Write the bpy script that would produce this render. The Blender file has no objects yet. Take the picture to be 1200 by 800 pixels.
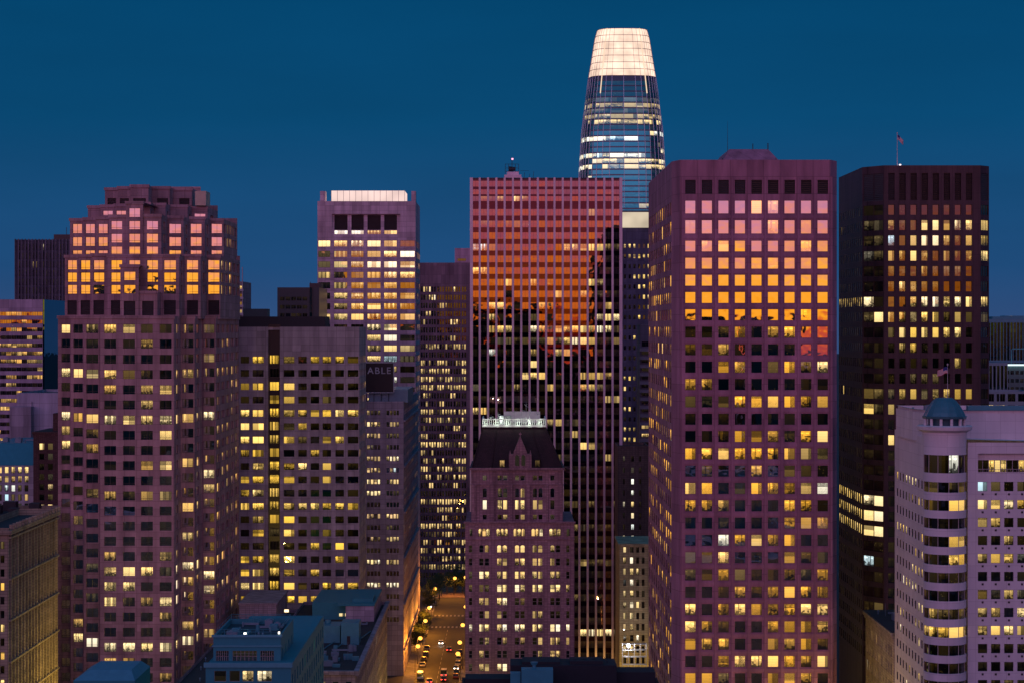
import bpy, math, random
from mathutils import Vector
random.seed(11)
sc = bpy.context.scene
COL = sc.collection
F = 2400.0; HZ = 385.0; CH = 110.0        # focal length in photo pixels, horizon row, eye height (m)
R = math.radians

# ------------------------------------------------------------------ camera
cam = bpy.data.cameras.new('camera'); co = bpy.data.objects.new('camera', cam); COL.objects.link(co)
co.location = (0, 0, CH); co.rotation_euler = (R(90), 0, 0)
cam.sensor_width = 36; cam.lens = 36 * F / 1200; cam.shift_y = -(400 - HZ) / 1200
cam.clip_start = 1; cam.clip_end = 30000
sc.camera = co
sc.view_settings.view_transform = 'Standard'; sc.view_settings.look = 'None'
sc.view_settings.exposure = 0; sc.view_settings.gamma = 1

# ------------------------------------------------------------------ dusk sky: blue dome, sunset glow on the horizon behind the viewer
w = bpy.data.worlds.new("World"); sc.world = w; w.use_nodes = True
nt = w.node_tree; nt.nodes.clear(); N = nt.nodes.new; LK = nt.links.new
out = N('ShaderNodeOutputWorld'); bg = N('ShaderNodeBackground'); LK(bg.outputs[0], out.inputs[0])
tc = N('ShaderNodeTexCoord'); sep = N('ShaderNodeSeparateXYZ'); LK(tc.outputs['Generated'], sep.inputs[0])
def ramp(stops, src, lo, hi):
    m = N('ShaderNodeMapRange'); m.inputs['From Min'].default_value = lo; m.inputs['From Max'].default_value = hi
    LK(src, m.inputs['Value']); r = N('ShaderNodeValToRGB'); LK(m.outputs[0], r.inputs[0])
    el = r.color_ramp.elements
    while len(el) < len(stops): el.new(0.5)
    for e, (z, c) in zip(el, stops):
        e.position = (z - lo) / (hi - lo)
    for e, (z, c) in zip(el, stops): e.color = (*c, 1)
    return r.outputs[0]
Z = sep.outputs['Z']
east = ramp([(-.3, (.004, .006, .012)), (-.004, (.034, .076, .20)), (.03, (.014, .071, .195)), (.10, (.003, .066, .172)), (.17, (.0010, .056, .148)), (1, (.004, .11, .26))], Z, -.3, 1)
low = ramp([(-.05, (.10, .02, .05)), (-.012, (.42, .05, .06)), (-.002, (.70, .10, .03)), (.006, (1.15, .43, .02)), (.024, (1.15, .47, .055)),
            (.034, (.92, .34, .15)), (.044, (.85, .28, .22)), (.056, (.72, .26, .36)), (.075, (.52, .23, .42)), (.10, (.42, .19, .38))], Z, -.05, .10)
high = ramp([(.09, (.46, .20, .40)), (.12, (1.62, .68, 1.25)), (.19, (1.62, .68, 1.30)), (.30, (.60, .30, .60)), (.55, (.17, .19, .46)), (.8, (.03, .14, .32)), (1, (.004, .11, .26))], Z, .09, 1)
def mixc(a, b, f):
    m = N('ShaderNodeMix'); m.data_type = 'RGBA'; LK(a, m.inputs['A']); LK(b, m.inputs['B']); LK(f, m.inputs['Factor']); return m.outputs['Result']
def mrange(v, a, b, c=0, d=1, smooth=True):
    m = N('ShaderNodeMapRange'); m.interpolation_type = 'SMOOTHSTEP' if smooth else 'LINEAR'; LK(v, m.inputs['Value'])
    for k, x in zip(('From Min', 'From Max', 'To Min', 'To Max'), (a, b, c, d)): m.inputs[k].default_value = x
    return m.outputs[0]
west = mixc(low, high, mrange(Z, .085, .10))
dt = N('ShaderNodeVectorMath'); dt.operation = 'DOT_PRODUCT'; LK(tc.outputs['Generated'], dt.inputs[0])
dt.inputs[1].default_value = (-.27, -.963, 0)
LK(mixc(east, west, mrange(dt.outputs['Value'], .22, .86)), bg.inputs[0])
hz_m = N('ShaderNodeMapping'); hz_m.inputs['Scale'].default_value = (3, 3, 14); LK(tc.outputs['Generated'], hz_m.inputs[0])
hz_n = N('ShaderNodeTexNoise'); hz_n.inputs['Scale'].default_value = 1.6; hz_n.inputs['Detail'].default_value = 5; LK(hz_m.outputs[0], hz_n.inputs['Vector'])
LK(mrange(hz_n.outputs[0], .25, .75, .91, 1.09, False), bg.inputs[1])
w.cycles.sampling_method = 'MANUAL'; w.cycles.sample_map_resolution = 2048

# ------------------------------------------------------------------ helpers
def PX(px, Y): return (px - 600) / F * Y
def PZ(py, Y): return CH - (py - HZ) / F * Y

def tag(o, label=None, cat=None, group=None, kind=None):
    if label: o['label'] = label
    if cat: o['category'] = cat
    if group: o['group'] = group
    if kind: o['kind'] = kind
    return o
def empty(name, loc, label, cat, group=None):
    o = bpy.data.objects.new(name, None); COL.objects.link(o); o.location = loc
    return tag(o, label, cat, group)

class MB:
    def __init__(s): s.v = []; s.f = []; s.m = []; s.uv = []; s.c = []
    def face(s, pts, m=0, uv=None, col=(0, 0, 0, 0)):
        i = len(s.v); s.v += [tuple(p) for p in pts]; s.f.append(tuple(range(i, i + len(pts)))); s.m.append(m)
        s.uv += (uv or [(0, 0)] * len(pts)); s.c += [col] * len(pts)
    def box(s, x0, x1, y0, y1, z0, z1, m=0, bottom=True):
        p = [(x0, y0, z0), (x1, y0, z0), (x1, y1, z0), (x0, y1, z0), (x0, y0, z1), (x1, y0, z1), (x1, y1, z1), (x0, y1, z1)]
        for q in ((0, 1, 5, 4), (1, 2, 6, 5), (2, 3, 7, 6), (3, 0, 4, 7), (4, 5, 6, 7)) + (((3, 2, 1, 0),) if bottom else ()):
            s.face([p[k] for k in q], m)
    def tube(s, a, b, r0, r1=None, n=8, m=0):
        r1 = r0 if r1 is None else r1; a = Vector(a); b = Vector(b); d = (b - a).normalized()
        u = d.orthogonal().normalized(); v = d.cross(u)
        A = [a + (u * math.cos(t) + v * math.sin(t)) * r0 for t in [2 * math.pi * k / n for k in range(n)]]
        B = [b + (u * math.cos(t) + v * math.sin(t)) * r1 for t in [2 * math.pi * k / n for k in range(n)]]
        for k in range(n): s.face([A[k], A[(k + 1) % n], B[(k + 1) % n], B[k]], m)
        s.face(A[::-1], m); s.face(B, m)
    def build(s, name, mats, parent=None, smooth=False):
        me = bpy.data.meshes.new(name); ox = Vector((0, 0, 0))
        if parent is not None:
            q = parent
            while q is not None: ox += q.location; q = q.parent
        me.from_pydata([(x - ox.x, y - ox.y, z - ox.z) for x, y, z in s.v], [], s.f)
        for m in (mats if isinstance(mats, (list, tuple)) else [mats]): me.materials.append(m)
        me.polygons.foreach_set('material_index', s.m)
        if smooth: me.polygons.foreach_set('use_smooth', [True] * len(s.f))
        u = me.uv_layers.new(name='UVMap'); u.data.foreach_set('uv', [t for a in s.uv for t in a])
        c = me.color_attributes.new('win', 'FLOAT_COLOR', 'CORNER'); c.data.foreach_set('color', [t for a in s.c for t in a])
        me.update(); o = bpy.data.objects.new(name, me); COL.objects.link(o)
        if parent is not None: o.parent = parent
        return o

# ------------------------------------------------------------------ materials
def new_mat(name):
    m = bpy.data.materials.new(name); m.use_nodes = True; m.node_tree.nodes.clear(); return m, m.node_tree
_mc = {}
def wall_mat(col, joint=(3.0, 1.95), rough=.75, var=.16, spec=.3, dirt=.42, mort=.5):
    key = ('w', col, joint, rough, var, mort)
    if key in _mc: return _mc[key]
    m, t = new_mat('stone_cladding'); N = t.nodes.new; L = t.links.new
    o = N('ShaderNodeOutputMaterial'); b = N('ShaderNodeBsdfPrincipled'); L(b.outputs[0], o.inputs[0])
    b.inputs['Roughness'].default_value = rough; b.inputs['Specular IOR Level'].default_value = spec
    g = N('ShaderNodeNewGeometry'); s = N('ShaderNodeSeparateXYZ'); L(g.outputs['Position'], s.inputs[0])
    a = N('ShaderNodeMath'); L(s.outputs[0], a.inputs[0]); L(s.outputs[1], a.inputs[1])
    c = N('ShaderNodeCombineXYZ'); L(a.outputs[0], c.inputs[0]); L(s.outputs[2], c.inputs[1])
    br = N('ShaderNodeTexBrick'); L(c.outputs[0], br.inputs['Vector']); br.offset = 0; br.inputs['Scale'].default_value = 1
    br.inputs['Brick Width'].default_value = joint[0]; br.inputs['Row Height'].default_value = joint[1]
    br.inputs['Mortar Size'].default_value = .05; br.inputs['Mortar Smooth'].default_value = .3
    br.inputs['Color1'].default_value = tuple(x * (1 - var) for x in col) + (1,)
    br.inputs['Color2'].default_value = tuple(x * (1 + var) for x in col) + (1,)
    br.inputs['Mortar'].default_value = tuple(x * mort for x in col) + (1,)
    n = N('ShaderNodeTexNoise'); n.inputs['Scale'].default_value = .35; n.inputs['Detail'].default_value = 7; n.inputs['Roughness'].default_value = .6
    mp = N('ShaderNodeMapping'); mp.inputs['Scale'].default_value = (1, 1, .14); L(g.outputs['Position'], mp.inputs[0]); L(mp.outputs[0], n.inputs['Vector'])
    r = N('ShaderNodeMapRange'); L(n.outputs[0], r.inputs[0]); r.inputs[1].default_value = .3; r.inputs[2].default_value = .7
    r.inputs[3].default_value = 1 - dirt; r.inputs[4].default_value = 1 + dirt * .4
    x = N('ShaderNodeVectorMath'); x.operation = 'SCALE'; L(br.outputs[0], x.inputs[0]); L(r.outputs[0], x.inputs['Scale']); L(x.outputs[0], b.inputs['Base Color'])
    _mc[key] = m; return m
def plain(name, col, rough=.6, metal=0, var=.2, scale=.8):
    key = (name, col, rough)
    if key in _mc: return _mc[key]
    m, t = new_mat(name); N = t.nodes.new; L = t.links.new
    o = N('ShaderNodeOutputMaterial'); b = N('ShaderNodeBsdfPrincipled'); L(b.outputs[0], o.inputs[0])
    b.inputs['Roughness'].default_value = rough; b.inputs['Metallic'].default_value = metal
    n = N('ShaderNodeTexNoise'); n.inputs['Scale'].default_value = scale; n.inputs['Detail'].default_value = 5
    g = N('ShaderNodeNewGeometry'); L(g.outputs['Position'], n.inputs['Vector'])
    r = N('ShaderNodeMix'); r.data_type = 'RGBA'; L(n.outputs[0], r.inputs['Factor'])
    r.inputs['A'].default_value = tuple(c * (1 - var) for c in col) + (1,); r.inputs['B'].default_value = tuple(c * (1 + var) for c in col) + (1,)
    L(r.outputs['Result'], b.inputs['Base Color']); _mc[key] = m; return m
def lamp_mat(name, col, strength, grid=None):
    key = (name, col, strength)
    if key in _mc: return _mc[key]
    m, t = new_mat(name); N = t.nodes.new; L = t.links.new
    o = N('ShaderNodeOutputMaterial'); e = N('ShaderNodeEmission'); L(e.outputs[0], o.inputs[0])
    e.inputs[0].default_value = (*col, 1); e.inputs[1].default_value = strength
    if grid:
        g = N('ShaderNodeNewGeometry'); n = N('ShaderNodeTexNoise'); n.inputs['Scale'].default_value = grid
        L(g.outputs['Position'], n.inputs['Vector']); r = N('ShaderNodeMapRange'); L(n.outputs[0], r.inputs[0])
        r.inputs[1].default_value = .3; r.inputs[2].default_value = .7; r.inputs[3].default_value = strength * .7; r.inputs[4].default_value = strength * 1.2
        L(r.outputs[0], e.inputs[1])
    m.cycles.emission_sampling = 'NONE'; _mc[key] = m; return m
def glass_mat(tint, refl, warm=(1.0, .50, .07), gain=1.0, fres=True):
    """window pane: mirror-like glass over whatever light comes out of the room behind it"""
    key = ('g', tint, refl, warm, gain)
    if key in _mc: return _mc[key]
    m, t = new_mat('window_glass'); N = t.nodes.new; L = t.links.new
    def M(op, a, b=None, c=None, clamp=False):
        n = N('ShaderNodeMath'); n.operation = op; n.use_clamp = clamp
        for k, x in enumerate((a, b, c)):
            if x is None: continue
            if isinstance(x, (int, float)): n.inputs[k].default_value = x
            else: L(x, n.inputs[k])
        return n.outputs[0]
    o = N('ShaderNodeOutputMaterial'); at = N('ShaderNodeAttribute'); at.attribute_name = 'win'
    s = N('ShaderNodeSeparateColor'); L(at.outputs['Color'], s.inputs[0]); lit, hue, seed = s.outputs
    uv = N('ShaderNodeUVMap'); uv.uv_map = 'UVMap'; su = N('ShaderNodeSeparateXYZ'); L(uv.outputs[0], su.inputs[0]); u, v = su.outputs[0], su.outputs[1]
    wn = N('ShaderNodeTexWhiteNoise'); wn.noise_dimensions = '1D'; L(M('MULTIPLY', seed, 917.3), wn.inputs['W'])
    sw = N('ShaderNodeSeparateColor'); L(wn.outputs['Color'], sw.inputs[0]); h1, h2, h3 = sw.outputs
    cx = N('ShaderNodeCombineXYZ'); L(M('ADD', u, M('MULTIPLY', seed, 53.0)), cx.inputs[0]); L(v, cx.inputs[1]); L(M('MULTIPLY', seed, 31.0), cx.inputs[2])
    n1 = N('ShaderNodeTexNoise'); n1.inputs['Scale'].default_value = 4.6; n1.inputs['Detail'].default_value = 4; n1.inputs['Roughness'].default_value = .65; L(cx.outputs[0], n1.inputs['Vector'])
    n2 = N('ShaderNodeTexNoise'); n2.inputs['Scale'].default_value = 1.7; n2.inputs['Detail'].default_value = 1; L(cx.outputs[0], n2.inputs['Vector'])
    vb = N('ShaderNodeTexVoronoi'); vb.distance = 'CHEBYCHEV'; vb.inputs['Scale'].default_value = 4.2; vb.inputs['Randomness'].default_value = .75; L(cx.outputs[0], vb.inputs['Vector'])
    sv = N('ShaderNodeSeparateColor'); L(vb.outputs['Color'], sv.inputs[0]); blk = sv.outputs[0]
    ceil = M('MULTIPLY_ADD', M('SUBTRACT', v, .3), .75, .45, True)
    ceil = M('MULTIPLY', ceil, M('MULTIPLY_ADD', n2.outputs[0], 1.1, .4))
    furn = M('MULTIPLY', M('GREATER_THAN', M('ADD', M('MULTIPLY', blk, .62), M('MULTIPLY', n1.outputs[0], .40)), M('MULTIPLY_ADD', v, 1.05, .22)), .88)       # dark shapes, denser near the sill
    room = M('MULTIPLY', ceil, M('SUBTRACT', 1.0, furn))
    lampn = N('ShaderNodeTexVoronoi'); lampn.inputs['Scale'].default_value = 2.6; L(cx.outputs[0], lampn.inputs['Vector'])
    spot = M('MULTIPLY', M('LESS_THAN', lampn.outputs['Distance'], .13), 1.3)
    room = M('ADD', room, M('MULTIPLY', spot, M('MULTIPLY', M('GREATER_THAN', v, .5), .7)))
    blind = M('MULTIPLY_ADD', M('SINE', M('MULTIPLY', v, 45.0)), .10, M('MULTIPLY_ADD', v, .25, .62))
    room = M('MULTIPLY', room, M('MULTIPLY_ADD', sv.outputs[1], .5, .72))
    strip = M('MULTIPLY', M('MULTIPLY', M('GREATER_THAN', v, .74), M('LESS_THAN', v, .84)), M('GREATER_THAN', M('FRACT', M('MULTIPLY_ADD', u, 2.0, h2)), .45))
    room = M('ADD', room, M('MULTIPLY', strip, .75))
    part = M('LESS_THAN', M('FRACT', M('MULTIPLY_ADD', u, 1.0, M('MULTIPLY', h3, 3.0))), .10)
    room = M('MULTIPLY', room, M('SUBTRACT', 1.0, M('MULTIPLY', part, .8)))
    isb = M('GREATER_THAN', h1, .58)
    pat = M('ADD', M('MULTIPLY', room, M('SUBTRACT', 1.0, isb)), M('MULTIPLY', blind, isb))
    fr = M('FRACT', u)                                                                                 # a drawn curtain covers one side
    side = M('MULTIPLY', M('GREATER_THAN', h2, .68), M('GREATER_THAN', fr, M('MULTIPLY_ADD', h3, .6, .25)))
    pat = M('MULTIPLY', pat, M('SUBTRACT', 1.0, M('MULTIPLY', side, .8)))
    drop = M('MULTIPLY', M('LESS_THAN', h2, .22), M('GREATER_THAN', v, M('MULTIPLY_ADD', h3, .5, .3)))  # or a half-lowered shade
    pat = M('MULTIPLY', pat, M('SUBTRACT', 1.0, M('MULTIPLY', drop, .75)))
    cr = N('ShaderNodeValToRGB'); L(hue, cr.inputs[0]); el = cr.color_ramp.elements
    el[0].position = 0; el[0].color = (*warm, 1); el[1].position = 1; el[1].color = (.55, .85, 1.0, 1)
    e2 = el.new(.45); e2.color = (1, .70, .27, 1); e3 = el.new(.78); e3.color = (1, .90, .68, 1)
    em = N('ShaderNodeEmission'); L(cr.outputs[0], em.inputs[0]); tiny = N('ShaderNodeTexVoronoi'); tiny.inputs['Scale'].default_value = 4.5; L(cx.outputs[0], tiny.inputs['Vector'])
    glint = M('MULTIPLY', M('LESS_THAN', tiny.outputs['Distance'], .10), M('MULTIPLY', M('GREATER_THAN', h3, .80), .35))
    L(M('ADD', M('MULTIPLY', M('MULTIPLY', lit, pat), 1.3 * gain), glint), em.inputs[1])
    gl = N('ShaderNodeBsdfGlossy'); gl.inputs['Roughness'].default_value = .015
    gp = N('ShaderNodeNewGeometry'); nb_ = N('ShaderNodeTexNoise'); nb_.inputs['Scale'].default_value = .45; nb_.inputs['Detail'].default_value = 1; L(gp.outputs['Position'], nb_.inputs['Vector'])
    bu = N('ShaderNodeBump'); bu.inputs['Strength'].default_value = 1; bu.inputs['Distance'].default_value = .010; L(nb_.outputs[0], bu.inputs['Height']); L(bu.outputs[0], gl.inputs['Normal'])
    lw = N('ShaderNodeLayerWeight'); lw.inputs[0].default_value = .25
    mx = N('ShaderNodeMix'); mx.data_type = 'RGBA'; L(lw.outputs['Fresnel'], mx.inputs['Factor'])
    mx.inputs['A'].default_value = tuple(c * refl for c in tint) + (1,); mx.inputs['B'].default_value = tuple(min(1, c * refl + .35) for c in tint) + (1,)
    L(mx.outputs['Result'], gl.inputs[0])
    ad = N('ShaderNodeAddShader'); L(em.outputs[0], ad.inputs[0]); L(gl.outputs[0], ad.inputs[1]); L(ad.outputs[0], o.inputs[0])
    m.cycles.emission_sampling = 'NONE'; _mc[key] = m; return m

FRAME = plain('bronze_window_frame', (.06, .045, .045), .4, .3)
FRAME_LT = plain('pale_window_frame', (.38, .34, .34), .5, .1)
ROOF = plain('roof_gravel', (.10, .10, .11), .95, 0, .35, .5)
ROOF_D = plain('dark_roof_felt', (.035, .035, .04), .95, 0, .35, .5)
LOUVRE = plain('louvre_metal', (.07, .055, .06), .6, .2)
METAL = plain('painted_roof_metal', (.045, .24, .30), .5, .1)
STEEL = plain('dark_steel', (.04, .04, .045), .5, .5)
COPPER = plain('dome_copper', (.09, .22, .26), .4, .5)

CODE = {'.': (.0, .02), 'd': (.04, .14), 'o': (.40, .75), 'y': (.95, 1.25), 'w': (1.2, 1.5), 'c': (.8, 1.1)}
def win_attr(ch, hue):
    a, b = CODE[ch]; lit = random.uniform(a, b)
    h = {'w': hue + .27, 'c': .9, 'd': hue + random.uniform(-.1, .35)}.get(ch, hue) + random.gauss(0, .1)
    return lit, max(0, min(1, h)), random.random()
def rnd_rows(nrow, ncol, pf, pl, run=True, chars='doyyw'):
    res = []
    for r in range(nrow):
        q = random.uniform(.6, .95) if random.random() < pf else pl * random.uniform(.3, 1.7)
        s = ''; prev = '.'
        for c in range(ncol):
            if prev != '.' and random.random() < .5 and run: s += prev if random.random() < .6 else random.choice(chars)
            else: s += random.choice(chars) if random.random() < q else '.'
            prev = s[-1]
        res.append(s)
    return res

class Bld:
    """one building: an Empty, one wall mesh, window parts, roof and trim parts"""
    def __init__(s, name, label, cat, loc, wall, glass, hue=.2, frame=FRAME, group=None, cap=100):
        s.root = empty(name, loc, label, cat, group); s.wall = wall; s.glass = glass; s.hue = hue; s.frame = frame
        s.w = MB(); s.wins = []; s.cap = cap; s.tilt = .0022
    def facade(s, p0, p1, zb, zt, cols=(), rows=(), depth=.35, nm=1, transom=None, prio=0, wname='window', arch=False, frame_w=.06, yaw=0):
        p0 = Vector((p0[0], p0[1], 0)); p1 = Vector((p1[0], p1[1], 0)); d = p1 - p0; Ltot = d.length; d.normalize()
        n = Vector((d.y, -d.x, 0)); q = lambda u, z, k=0.0: p0 + d * u + Vector((0, 0, z)) - n * k
        cols = [c for c in cols if c[0] >= 0.02 and c[1] <= Ltot - .02]; rows = sorted([r for r in rows if r[0] > zb and r[1] < zt], key=lambda r: -r[1])
        u = 0
        for c in list(cols) + [(Ltot, None)]:
            if c[0] > u: s.w.face([q(u, zb), q(c[0], zb), q(c[0], zt), q(u, zt)])
            if c[1] is None: break
            u = c[1]
        for ci, c in enumerate(cols):
            z = zt
            for ri, r in enumerate(rows):
                s.w.face([q(c[0], r[1]), q(c[1], r[1]), q(c[1], z), q(c[0], z)]); z = r[0]
                a, b = c; z0, z1 = r[0], r[1]
                for pts in ([q(a, z0), q(a, z0, depth), q(a, z1, depth), q(a, z1)], [q(b, z0, depth), q(b, z0), q(b, z1), q(b, z1, depth)],
                            [q(a, z0), q(b, z0), q(b, z0, depth), q(a, z0, depth)], [q(a, z1, depth), q(b, z1, depth), q(b, z1), q(a, z1)]):
                    s.w.face(pts)
                pat = r[2] if len(r) > 2 else None
                ch = '.' if pat is None else (pat[ci % len(pat)] if isinstance(pat, str) else pat)
                opt = r[3] if len(r) > 3 else {}
                s.wins.append(dict(q=q, a=a, b=b, z0=z0, z1=z1, k=depth, nm=opt.get('nm', nm), tr=opt.get('tr', transom), ch=ch, prio=prio, louvre=ch == '#', name=wname, yaw=yaw, arch=opt.get('arch', arch), fw=frame_w))
            s.w.face([q(c[0], zb), q(c[1], zb), q(c[1], z), q(c[0], z)])
    def _win(s, mb, W):
        q, a, b, z0, z1, k = W['q'], W['a'], W['b'], W['z0'], W['z1'], W['k']
        if W['louvre']:
            mb.face([q(a, z0, k), q(b, z0, k), q(b, z1, k), q(a, z1, k)], 1)
            nl = max(2, int((z1 - z0) / .45))
            for i in range(nl):
                z = z0 + (z1 - z0) * i / nl
                mb.face([q(a, z, k * .3), q(b, z, k * .3), q(b, z + .3, k * .95), q(a, z + .3, k * .95)], 1)
            return
        lit, hue, seed = win_attr(W['ch'], s.hue); n = W['nm'] + 1
        tx, tz = random.gauss(0, s.tilt), random.gauss(0, s.tilt * .6) + W.get('yaw', 0)
        pw = (b - a) / n
        for i in range(n):
            x0, x1 = a + i * pw, a + (i + 1) * pw
            l = lit * random.choice((1, 1, 1, .9, .45)) if n > 1 else lit
            h = (z1 - z0) / 2
            e = lambda x, sg: k - .02 + tx * sg * h + tz * (x - (a + b) / 2)
            mb.face([q(x0, z0, e(x0, -1)), q(x1, z0, e(x1, -1)), q(x1, z1, e(x1, 1)), q(x0, z1, e(x0, 1))], 0,
                    [(i, 0), (i + 1, 0), (i + 1, 1), (i, 1)], (l, hue, seed, 1))
        t = W['fw']
        def bar(x0, x1, za, zb):
            kk = k - .10
            mb.face([q(x0, za, kk), q(x1, za, kk), q(x1, zb, kk), q(x0, zb, kk)], 1)
            mb.face([q(x1, za, kk), q(x1, za, k), q(x1, zb, k), q(x1, zb, kk)], 1); mb.face([q(x0, za, k), q(x0, za, kk), q(x0, zb, kk), q(x0, zb, k)], 1)
        bar(a, a + t, z0, z1); bar(b - t, b, z0, z1); bar(a + t, b - t, z0, z0 + t); bar(a + t, b - t, z1 - t, z1)
        for i in range(1, n): bar(a + i * pw - t * .6, a + i * pw + t * .6, z0 + t, z1 - t)
        if W['tr']: zz = z0 + (z1 - z0) * W['tr']; bar(a + t, b - t, zz - t * .6, zz + t * .6)
        if W['arch']:                                        # round the head of the opening with masonry corners
            r = (b - a) / 2; cx = (a + b) / 2; kk = .03
            for sg in (-1, 1):
                prev = None
                for i in range(7):
                    th = math.pi / 2 * i / 6; x = cx + sg * r * math.cos(th); z = z1 - r + r * math.sin(th)
                    if prev: mb.face([q(prev[0], prev[1], kk), q(x, z, kk), q(x, z1, kk), q(prev[0], z1, kk)], 2)
                    prev = (x, z)
    def finish(s, wall_name='wall'):
        mats = [s.glass, s.frame, s.wall]
        s.w.build(wall_name, s.wall, s.root)
        ws = sorted(s.wins, key=lambda W: (-W['prio'], -(W['b'] - W['a']) * (W['z1'] - W['z0']) if False else 0))
        for W in ws[:s.cap]:
            mb = MB(); s._win(mb, W); mb.build('louvre' if W['louvre'] else W['name'], [s.glass, LOUVRE if W['louvre'] else s.frame, s.wall], s.root)
        rest = ws[s.cap:]
        if rest:
            mb = MB()
            for W in rest: s._win(mb, W)
            o = mb.build('windows', mats, s.root); o['kind'] = 'stuff'
    def roof(s, poly, z, mat=ROOF, par=.4, drop=.9, cop=None):
        """flat roof inside a parapet; poly counter-clockwise"""
        n = len(poly); cx = sum(p[0] for p in poly) / n; cy = sum(p[1] for p in poly) / n
        inn = []
        for x, y in poly:
            L_ = math.hypot(x - cx, y - cy); f = max(.2, (L_ - par * 1.4) / L_); inn.append((cx + (x - cx) * f, cy + (y - cy) * f))
        mb = MB()
        for i in range(n):
            j = (i + 1) % n
            mb.face([(*poly[i], z), (*poly[j], z), (*inn[j], z), (*inn[i], z)], 1)
            mb.face([(*inn[i], z), (*inn[j], z), (*inn[j], z - drop), (*inn[i], z - drop)], 1)
        mb.face([(*p, z - drop) for p in inn], 0)
        return mb.build('roof', [mat, s.wall], s.root)
    def part(s, name, mb, mat, label=None, parent=None):
        o = mb.build(name, mat, parent or s.root)
        if label: o['label'] = label
        return o

def cols_px(pairs, Y, x0): return [(PX(a, Y) - x0, PX(b, Y) - x0) for a, b in pairs]
def cols_auto(L, n, frac=.6, m0=None):
    p = L / n if m0 is None else (L - 2 * m0) / n; s0 = 0 if m0 is None else m0
    return [(s0 + p * (i + .5 - frac / 2), s0 + p * (i + .5 + frac / 2)) for i in range(n)]
def rows_px(y0, h, pitch, n, Y, pats=None, **opt):
    res = []
    for i in range(n):
        yt = y0 + pitch * i
        res.append((PZ(yt + h, Y), PZ(yt, Y), pats[i] if pats else None, opt))
    return res

def simple(name, label, cat, px0, px1, pyt, Y, D, wall, glass, front=None, right=None, left=None, hue=.2, group=None, roofmat=ROOF, cap=100, frame=FRAME, parapet=True, x0=None, x1=None, nm=1, depth=.35, zb=0):
    """a rectangular block; front/right/left = dict(n, frac, y0, h, pitch, rows, pf, pl | cols, pats)"""
    X0 = PX(px0, Y) if x0 is None else x0; X1 = PX(px1, Y) if x1 is None else x1; zt = PZ(pyt, Y)
    B = Bld(name, label, cat, ((X0 + X1) / 2, Y + D / 2, 0), wall, glass, hue, frame, group, cap)
    P = [(X0, Y), (X1, Y), (X1, Y + D), (X0, Y + D)]
    for k, sp in enumerate((front, right, None, left)):
        a, b = P[k], P[(k + 1) % 4]; L = math.dist(a, b)
        if not sp: B.facade(a, b, zb, zt); continue
        cols = cols_px(sp['cols'], Y, X0) if 'cols' in sp else cols_auto(L, sp['n'], sp.get('frac', .6), sp.get('m0'))
        nr = sp['rows']; pats = sp.get('pats') or rnd_rows(nr, len(cols), sp.get('pf', .2), sp.get('pl', .2), chars=sp.get('chars', 'doyyw'))
        B.facade(a, b, zb, zt, cols, rows_px(sp['y0'], sp['h'], sp['pitch'], nr, Y, pats), nm=sp.get('nm', nm), prio=sp.get('prio', 1 if k == 0 else 0), depth=sp.get('depth', depth))
    B.finish()
    if parapet: B.roof(P, zt, roofmat)
    B.P = P; B.zt = zt
    return B

# ------------------------------------------------------------------ the ground
asph = plain('asphalt', (.026, .023, .022), .75, 0, .3, .6)
g = MB(); g.face([(-9000, -7000, 0), (9000, -7000, 0), (9000, 9000, 0), (-9000, 9000, 0)]); tag(g.build('ground', plain('city_ground', (.05, .05, .055), .9, 0, .3, .02)), kind='structure')
g = MB(); g.face([(-30.5, 560, .012), (-16.5, 560, .012), (-16.5, 860, .012), (-30.5, 860, .012)]); tag(g.build('street', asph), kind='structure')
g = MB(); g.face([(-90, 762, .016), (60, 762, .016), (60, 780, .016), (-90, 780, .016)]); tag(g.build('cross_street', asph), kind='structure')
PAINT = plain('road_paint', (.32, .30, .26), .6, 0, .3, 2)
g = MB()
for i in range(9): g.face([(-29.8 + i * 1.5, 754, .022), (-29.1 + i * 1.5, 754, .022), (-29.1 + i * 1.5, 758, .022), (-29.8 + i * 1.5, 758, .022)])
for y in range(600, 750, 9): g.face([(-23.6, y, .022), (-23.45, y, .022), (-23.45, y + 5, .022), (-23.6, y + 5, .022)])
for i in range(9): g.face([(-29.8 + i * 1.5, 784, .022), (-29.1 + i * 1.5, 784, .022), (-29.1 + i * 1.5, 788, .022), (-29.8 + i * 1.5, 788, .022)])
tag(g.build('road_marking', PAINT), kind='structure')
walk = wall_mat((.22, .21, .20), (1.5, 1.5), .85)
for a, b, c, d in ((-34.3, -30.5, 560, 760), (-16.5, -13.2, 560, 760), (-34.3, -30.5, 782, 870), (-16.5, -8, 782, 870)):
    g = MB(); g.box(a, b, c, d, 0.004, .14); tag(g.build('pavement', walk), kind='structure')
g = MB(); g.box(-30.4, -16.6, 838, 878, 0.03, .15); tag(g.build('plaza', wall_mat((.25, .17, .13), (2, 2), .85)), kind='structure')

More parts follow.
